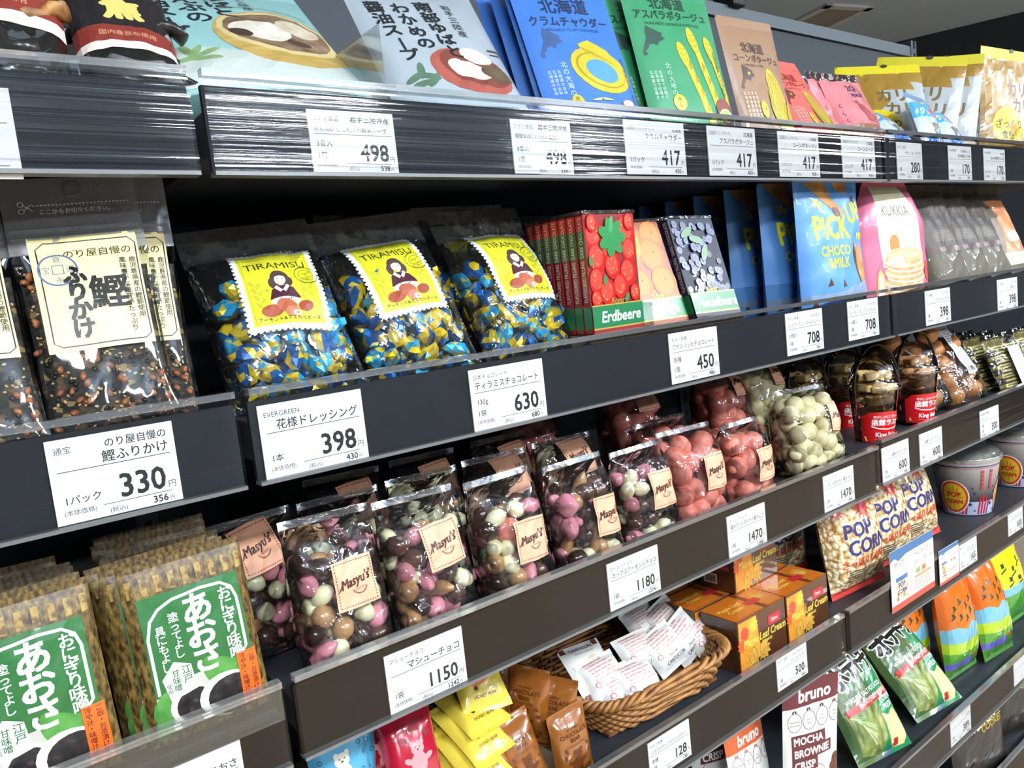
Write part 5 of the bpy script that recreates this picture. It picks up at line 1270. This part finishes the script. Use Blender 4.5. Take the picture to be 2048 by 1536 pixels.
# paper popcorn cups
cupw = ink('#dcdcdc', .4); sr = ink('#b3243a', .4); sb = ink('#27306e', .4); lb_ = ink('#a9b6cf', .4)
def star(A, x, y, s, mat): A.poly([(x+s*(1 if k % 2 == 0 else .42)*math.sin(k*math.pi/5), y+s*(1 if k % 2 == 0 else .42)*math.cos(k*math.pi/5)) for k in range(10)], mat)
def popcup(label):
    t = thing('popcorn_cup', label, 'popcorn cup', 'white paper popcorn cups')
    H = .124
    m = MB(); m.lathe([(0, .001), (.046, .001), (.047, .0), (.0665, H-.004), (.068, H-.003), (.069, H), (.067, H+.001), (.065, H-.002)], cupw, 48)
    def cyl(x, y):
        z = y*.001; a = -math.pi/2-R(30)+x*.001/.058; r = .047+(.0665-.047)*z/(H-.004)+.0003
        p = Vector((r*math.cos(a), r*math.sin(a), z)); return p, Vector((math.cos(a), math.sin(a), 0))
    A = Art(); A.rect(-160, 108, 330, 2.2, sb); A.rect(-160, 105, 330, 1, sr)
    A.rect(-150, 2, 320, 30, lb_)
    for k in range(-3, 4):
        x = k*48
        for i in range(4): A.poly([(x-22+i*7, 4), (x-18+i*7, 4), (x-14+i*7, 46-abs(i-1)*6), (x-18+i*7, 48-abs(i-1)*6)], sr)
        star(A, x+10, 26, 6, sb); star(A, x+18, 50, 4, sb); star(A, x+14, 62, 3, sb); star(A, x+20, 12, 3.4, sb)
    for cx in (-70, 50):
        A.ell(cx, 42, 31, 37, white); A.ell(cx, 42, 29, 35, ink('#c9401f', .4)); A.ell(cx, 42, 24, 30, ink('#d9b52a', .4))
        for k in range(12): A.poly([(cx+10*math.cos(k*.524-.12), 42+12*math.sin(k*.524-.12)), (cx+24*math.cos(k*.524), 42+30*math.sin(k*.524)), (cx+10*math.cos(k*.524+.12), 42+12*math.sin(k*.524+.12))], ink('#d2591f', .4))
        A.text('POP', cx, 42, 15, ink('#c22a22'), 'c', .05); A.text('CORN', cx, 28, 12, ink('#c22a22'), 'c', .05)
    for x in (-18, 0):
        for i in range(5): A.rect(x, 58+i*9, 5, 7, sr)
    m2 = MB(); m2.v, m2.f, m2.m, m2.sm, m2.mats = m.v, m.f, m.m, m.sm, m.mats
    A.onto(m2, cyl, .0002, (-180, 180, 60, 0, 120, 1), off='ruled'); m2.build('paper_cup', t)
    m = MB(); m.lathe([(.0705, H-.006), (.0715, H-.001), (.0705, H+.003), (.066, H+.004), (.064, H+.010), (.058, H+.013), (0, H+.013)], film('lid_grey', '#c9cdcc', .08, .5, 30, 1.4, .12, .15), 48); m.build('clear_lid', t)
    for i in range(22):
        child(blob(ink('#d8cba8', .6), .011, 1, 1, .8, 2, .4, i), 'popcorn_piece', t, Matrix.Translation((rnd.uniform(-.043, .043), rnd.uniform(-.043, .043), H-.012+rnd.uniform(0, .008))))
    return t
c1 = popcup('white paper popcorn cup with stars and stripes, left one')
place(c1, 1.725, .158, S4, 8)
place(dup(c1, 'white paper popcorn cup with stars and stripes, cut by the right edge'), 1.985, .150, S4, 8)

# promotional cards clipped to the rail
def promo(label, x, z, w, h, big):
    yf = LIPS[4][0]-.0075
    m = MB(); m.box(x-w/2, x+w/2, yf, yf+.0012, z, z+h, ink('#dfe3e4', .4, coat=.3)); u = w/100; H = h/u
    A = Art(); rd = ink('#c9483a', .4); A.rect(0, 0, 100, 7, rd); A.poly([(0, H-12), (8, H-9), (18, H-14), (34, H-10), (60, H-10), (100, H-10), (100, H), (0, H)] , ink('#3d6591', .4))
    A.text('ケトル・ポップコーン', 52, H-20, 7.5, rd, 'l', .02, wmax=44); A.text('昔懐かしい素材の味', 52, H-29, 6, ink('#6a5a3a'), 'l', 0, wmax=42); A.text('ポップ', 8, H-20, 7, rd, 'l', .03); A.text('おいしくて、止まらない', 6, H-28, 5, ink('#4a4a4a'), 'l', 0, wmax=38)
    A.rect(10, 10, 26, H-42, popm); A.rect(10, H-37, 26, 5, ink('#3d6591')); A.text('POP', 23, 24, 8, ink('#2b2f74'), 'c', .05); A.text('CORN', 23, 17, 7, ink('#2b2f74'), 'c', .05)
    A.rect(52, 24, 40, 3, ink('#c98a62')); A.rect(56, H-40, 10, 6, ink('#7a9a58')); A.rect(70, H-40, 9, 6, ink('#c96a4a'))
    for i in range(4): A.rect(50, 11+i*3.2, 42-(i % 2)*5, 1.2, ink('#b08a78'))
    A.onto(m, flat((x-w/2, yf, z), (1, 0, 0), (0, 0, 1), u))
    m.box(x-.006, x+.006, yf+.0012, yf+.0026, z+.012, z+.022, ink('#c9cdd0'))
    return tag(m.build('promo_card'), label, 'promotional card', 'popcorn promotional cards on the rail')
promo('large popcorn promotional card with a red foot, clipped to the rail', 1.263, .770, .150, .103, 1)
promo('small popcorn promotional card between the large one and the 165 yen tag', 1.396, .762, .076, .064, 0)
# ------------------------------------------------------------------ fifth and lowest shelves
rnd = random.Random(41)
def mocha_art(top, t1, flav, tx):
    A = Art(); c = ink(top, .4); H = 200
    A.rect(0, 150, 100, 100, c); A.text('bruno', 54, 156, 24, white, 'c', .03, shear=.15)
    g = ink('#5c5450')
    for i, (x, t) in enumerate(((18, 'Plant-based'), (42, 'Source of Fibre'), (66, 'No Artificial'), (90, 'Vegan'))):
        A.ring(x, 130, 11, 13, .8, g); A.ell(x-2, 145, 2.4, 1.4, c, 60); A.ell(x+2, 145, 2.4, 1.4, c, -60)
        A.text(t.split()[0], x, 130, 3.6, g, 'c', wmax=18); A.text(t.split()[-1], x, 125, 3.6, g, 'c', wmax=18)
    y = 98
    for s in flav:
        vs, fs = text_polys(s, .03); wd = max(v[0] for v in vs)*15*.9
        A.rect(11, y-3, wd+8, 17, c); A.text(s, 14, y, 15, white, 'l', .03, sx=.9); y -= 17
    A.text('Made with', 26, 36, 7, ink('#4a4440'), 'l', .01); A.ring(40, 54, 26, 14, .8, g)
    for x, y2 in ((84, 52), (90, 62), (80, 40), (92, 44)): A.ell(x, y2, 9, 8, noisy('brownie_bits', [(.3, '#4a2618'), (.7, '#6e4028')], 150, .45), x)
    return A
wtp = satin('pouch_white', '#dcdcda', '#d0d0ce', .4)
mo = pouch('biscuit_pouch', 'white stand-up pouch with maroon top and a row of round icons, foremost', 'snack pouch', Bag(.112, .250, .016, .018, 'stand', 191, .0016, .05), wtp, mocha_art('#5a2428', '', ('CRISP', 'BROWNIE', 'MOCHA')[::-1], '').moved(1, 0, 0, 40), 'white stand-up crisp pouches', ink('#5a2428', .4))
place(mo, .980, .095, S5, -14, -2, 3)
place(dup(mo, 'maroon topped white pouch standing in shade behind the front one'), .905, .205, S5, -12, 0, 2)
br_ = pouch('biscuit_pouch', 'white stand-up pouch with an orange top, left of the maroon one', 'snack pouch', Bag(.098, .218, .014, .016, 'stand', 192, .0016, .05), wtp, mocha_art('#c0562c', '', ('CHAI', 'TEA', 'CRISP'), '').moved(1, 0, 0, 6), 'white stand-up crisp pouches', ink('#c0562c', .4))
place(br_, .902, .128, S5-.014+.014, 2, 8, 2)
A = Art(); A.text('BIO', 50, 96, 24, white, 'c', .06); A.ell(12, 122, 2, 2, dark)
gp = pouch('snack_pouch', 'dark green pouch just showing at the bottom edge below the 128 yen tag', 'snack pouch', Bag(.120, .160, .02, .02, 'stand', 193, .0018, .06), satin('pouch_leafgreen', '#3f6a2c', '#365f26', .4), A)
place(gp, .775, .120, S5, 0, 3, 0)
# wasabi crisps
A = Art(); gr = ink('#1f7a48', .25, coat=.8); bkk = ink('#151413', .3, coat=.6); wht = ink('#e6e6e0', .3, coat=.6)
A.rect(0, 0, 100, 140, satin('crisp_olive', '#3a5a34', '#58683a', .25, coat=.8)); A.poly([(46, 0), (100, 0), (100, 140), (56, 140), (70, 100), (52, 60)], gr)
A.poly([(4, 132), (40, 140), (34, 110), (10, 96)], noisy('crisp_bronze', [(.3, '#7a4a1c'), (.7, '#a8682a')], 40, .3)); A.poly([(6, 56), (60, 60), (56, 20), (46, 4), (10, 10)], noisy('wasabi_root', [(.25, '#23331c'), (.5, '#6d7a3c'), (.75, '#a8a868')], 70, .4, stretch=(1, 1, .4)))
for i in range(9): A.line([(4+i*2.4, 56-i*2), (44-i*1, 40-i*3)], 1.2, ink(rnd.choice(('#9ab07a', '#6f8a52', '#b8c49a'))))
A.poly([(58, 44), (68, 40), (82, 46), (94, 36), (98, 14), (88, 4), (62, 6)], noisy('crisp_print', [(.3, '#c7b070'), (.7, '#ded09a')], 40, .35)); A.ell(78, 18, 16, 11, ink('#dcca8e')); A.rect(66, 6, 10, 8, ink('#b3261e')); A.poly([(40, 0), (66, 10), (62, 2), (50, 0)], ink('#3b4f66'))
for ch, x, y, s, r_ in (('山', 18, 116, 24, 12), ('わ', 38, 120, 22, 12), ('さ', 56, 122, 22, 12), ('び', 76, 124, 22, 12), ('ポ', 20, 84, 32, 12), ('テ', 44, 90, 30, 12), ('ト', 62, 94, 28, 12), ('チ', 82, 96, 30, 12)):
    A.text(ch, x, y, s, wht, 'c', .10, rot=r_)
for ch, x, y, s, r_ in (('山', 18, 116, 24, 12), ('わ', 38, 120, 22, 12), ('さ', 56, 122, 22, 12), ('び', 76, 124, 22, 12), ('ポ', 20, 84, 32, 12), ('テ', 44, 90, 30, 12), ('ト', 62, 94, 28, 12), ('チ', 82, 96, 30, 12)):
    A.text(ch, x, y, s, bkk, 'c', .045, rot=r_)
A.text('WASABI SALT POTATO', 12, 64, 7.5, wht, 'l', .02, rot=8, wmax=70); A.poly([(8, 52), (92, 64), (92, 72), (8, 60)], ink('#c8281f', .3, coat=.6)); A.text('わさびの爽やかな辛さ', 34, 58.5, 6.6, wht, 'l', .02, rot=8, wmax=54)
A.text('EXTREMELY', 64, 54, 8, ink('#bcd6cc'), 'l', .03, rot=8, wmax=32); A.text('FRESH', 64, 46, 8, ink('#bcd6cc'), 'l', .03, rot=8, wmax=28)
wsb = Bag(.148, .212, .030, .024, 'pillow', 201, .0034, .06, .05, ex=2.8)
ws_ = pouch('crisps_bag', 'green wasabi crisps bag with white outlined letters, left one', 'crisps bag', wsb, gr, A, 'green wasabi crisps bags', gr, botseal=True)
place(ws_, 1.225, .085, S5, -4, 36, 5)
place(dup(ws_, 'green wasabi crisps bag with white outlined letters, right one'), 1.425, .085, S5, -5, 46, 2)
place(dup(ws_, 'green wasabi crisps bag mostly hidden behind the right one'), 1.330, .200, S5, -5, 30, 0)
# orange nut bags
A = Art(); dg = ink('#2c3f22', .3)
A.rect(0, 0, 100, 30, ink('#3f7a2a', .25, coat=.8)); A.rect(0, 20, 60, 14, ink('#5a55a8', .25, coat=.8)); A.poly([(0, 30), (100, 36), (100, 62), (0, 62)], ink('#4a8a2c', .25, coat=.8)); A.poly([(0, 48), (60, 42), (100, 52), (100, 72), (0, 72)], ink('#9cba1e', .25, coat=.8))
A.poly([(0, 66), (40, 62), (100, 66), (100, 92), (80, 86), (60, 94), (36, 86), (18, 92), (0, 88)], ink('#6aa8c2', .25, coat=.8))
for x, y in ((20, 120), (36, 128), (52, 118), (68, 126), (84, 116), (30, 104), (46, 100), (62, 108), (76, 98), (14, 108)): A.rect(x, y, 5, 7, dg); A.line([(x-3, y-3), (x+7, y+2)], 2, dg)
A.ell(84, 78, 9, 14, ink('#d9b98a'), 15); A.ell(88, 48, 10, 16, ink('#d3c58c'), -10); A.ell(96, 92, 8, 8, ink('#bcd3e0')); A.ring(34, 44, 4, 4, 1.4, wht)
ntb = Bag(.122, .212, .030, .026, 'pillow', 211, .003, .05, .05, ex=2.8)
orb = satin('bag_orange', '#d2661a', '#c45a14', .2, coat=.9)
nt = pouch('nut_bag', 'orange, blue and green nut bag with a window, right one of three', 'nut bag', ntb, orb, A, 'orange topped nut bags', orb, botseal=True)
place(nt, 1.728, .105, S5, -4, 14, 2)
place(dup(nt, 'orange, blue and green nut bag, middle one of three'), 1.600, .128, S5+.002, -4, 6, 0)
place(dup(nt, 'orange, blue and green nut bag, left one behind the wasabi crisps'), 1.530, .190, S5+.002, -3, 8, -2)
A = Art()
for x, y in ((20, 110), (42, 100), (64, 112), (30, 84), (56, 80)): A.rect(x, y, 8, 8, dg); A.line([(x-4, y-8), (x+12, y-2)], 3, dg)
A.rect(0, 0, 100, 60, ink('#3f8a2a', .25, coat=.8)); A.rect(0, 60, 100, 14, ink('#6aa8c2', .25, coat=.8))
yy = pouch('nut_bag', 'bright yellow nut bag at the right edge above the orange ones', 'nut bag', Bag(.13, .215, .03, .026, 'pillow', 212, .003, .05, .05), satin('bag_lemon', '#e2cf18', '#d8c410', .2, coat=.9), A, None, botseal=True)
place(yy, 1.900, .140, S5+.002, -6, 8, -4)
bl_ = pouch('nut_bag', 'royal blue bag peeping out above the yellow nut bag', 'nut bag', Bag(.11, .20, .03, .026, 'pillow', 213, .003, .05, .05), satin('bag_royal', '#1a4a9e', '#153f8a', .2, coat=.9), None, None, botseal=True)
place(bl_, 1.890, .225, S5+.010, -6, 4, 0)
# black crisps bags on the lowest shelf
A = Art(); ye = ink('#cdb427', .35); ol = ink('#8f7a2e', .4)
A.text("HARVESTER'S", 46, 60, 13, ink('#d9cfa8'), 'c', .04, rot=4); A.text('HAND', 74, 66, 14, ol, 'c', .05); A.text('COOKED', 74, 54, 11, ol, 'c', .05); A.text('No Gomagg', 40, 82, 15, ye, 'c', .03, rot=10); A.text('crisps', 30, 92, 7, wht, 'l', rot=10); A.text('HAND', 84, 100, 12, ol, 'c', .05)
S6 = .2765
blk_ = pouch('crisps_bag', 'black crisps bag with yellow lettering on the lowest shelf', 'crisps bag', Bag(.185, .160, .012, .012, 'pillow', 221, .003, .05, .05), satin('bag_black', '#1d1b18', '#26231f', .35), A, 'black crisps bags', botseal=True)
place(blk_, 1.575, .086, S6, -8, 4, -3)
place(dup(blk_, 'black crisps bag at the right edge of the lowest shelf'), 1.790, .092, S6, -10, 6, 0)
place(dup(blk_, 'black crisps bag left of the lettered one, below the picture edge'), 1.330, .112, S6, -10, 6, 0)
# ------------------------------------------------------------------ light and view
w = bpy.data.worlds.new('store_air'); scene.world = w; w.use_nodes = True
bg = w.node_tree.nodes['Background']; bg.inputs['Color'].default_value = (.62, .72, .80, 1); bg.inputs['Strength'].default_value = .12
scene.cycles.max_bounces = 8; scene.cycles.transparent_max_bounces = 24; scene.cycles.glossy_bounces = 3; scene.cycles.diffuse_bounces = 3
scene.cycles.sample_clamp_indirect = 4; scene.cycles.caustics_reflective = False; scene.cycles.caustics_refractive = False
vs_ = scene.view_settings; scene.display_settings.display_device = 'sRGB'
vs_.view_transform = 'Standard'; vs_.look = 'None'; vs_.gamma = 1; vs_.use_curve_mapping = False; vs_.exposure = .62
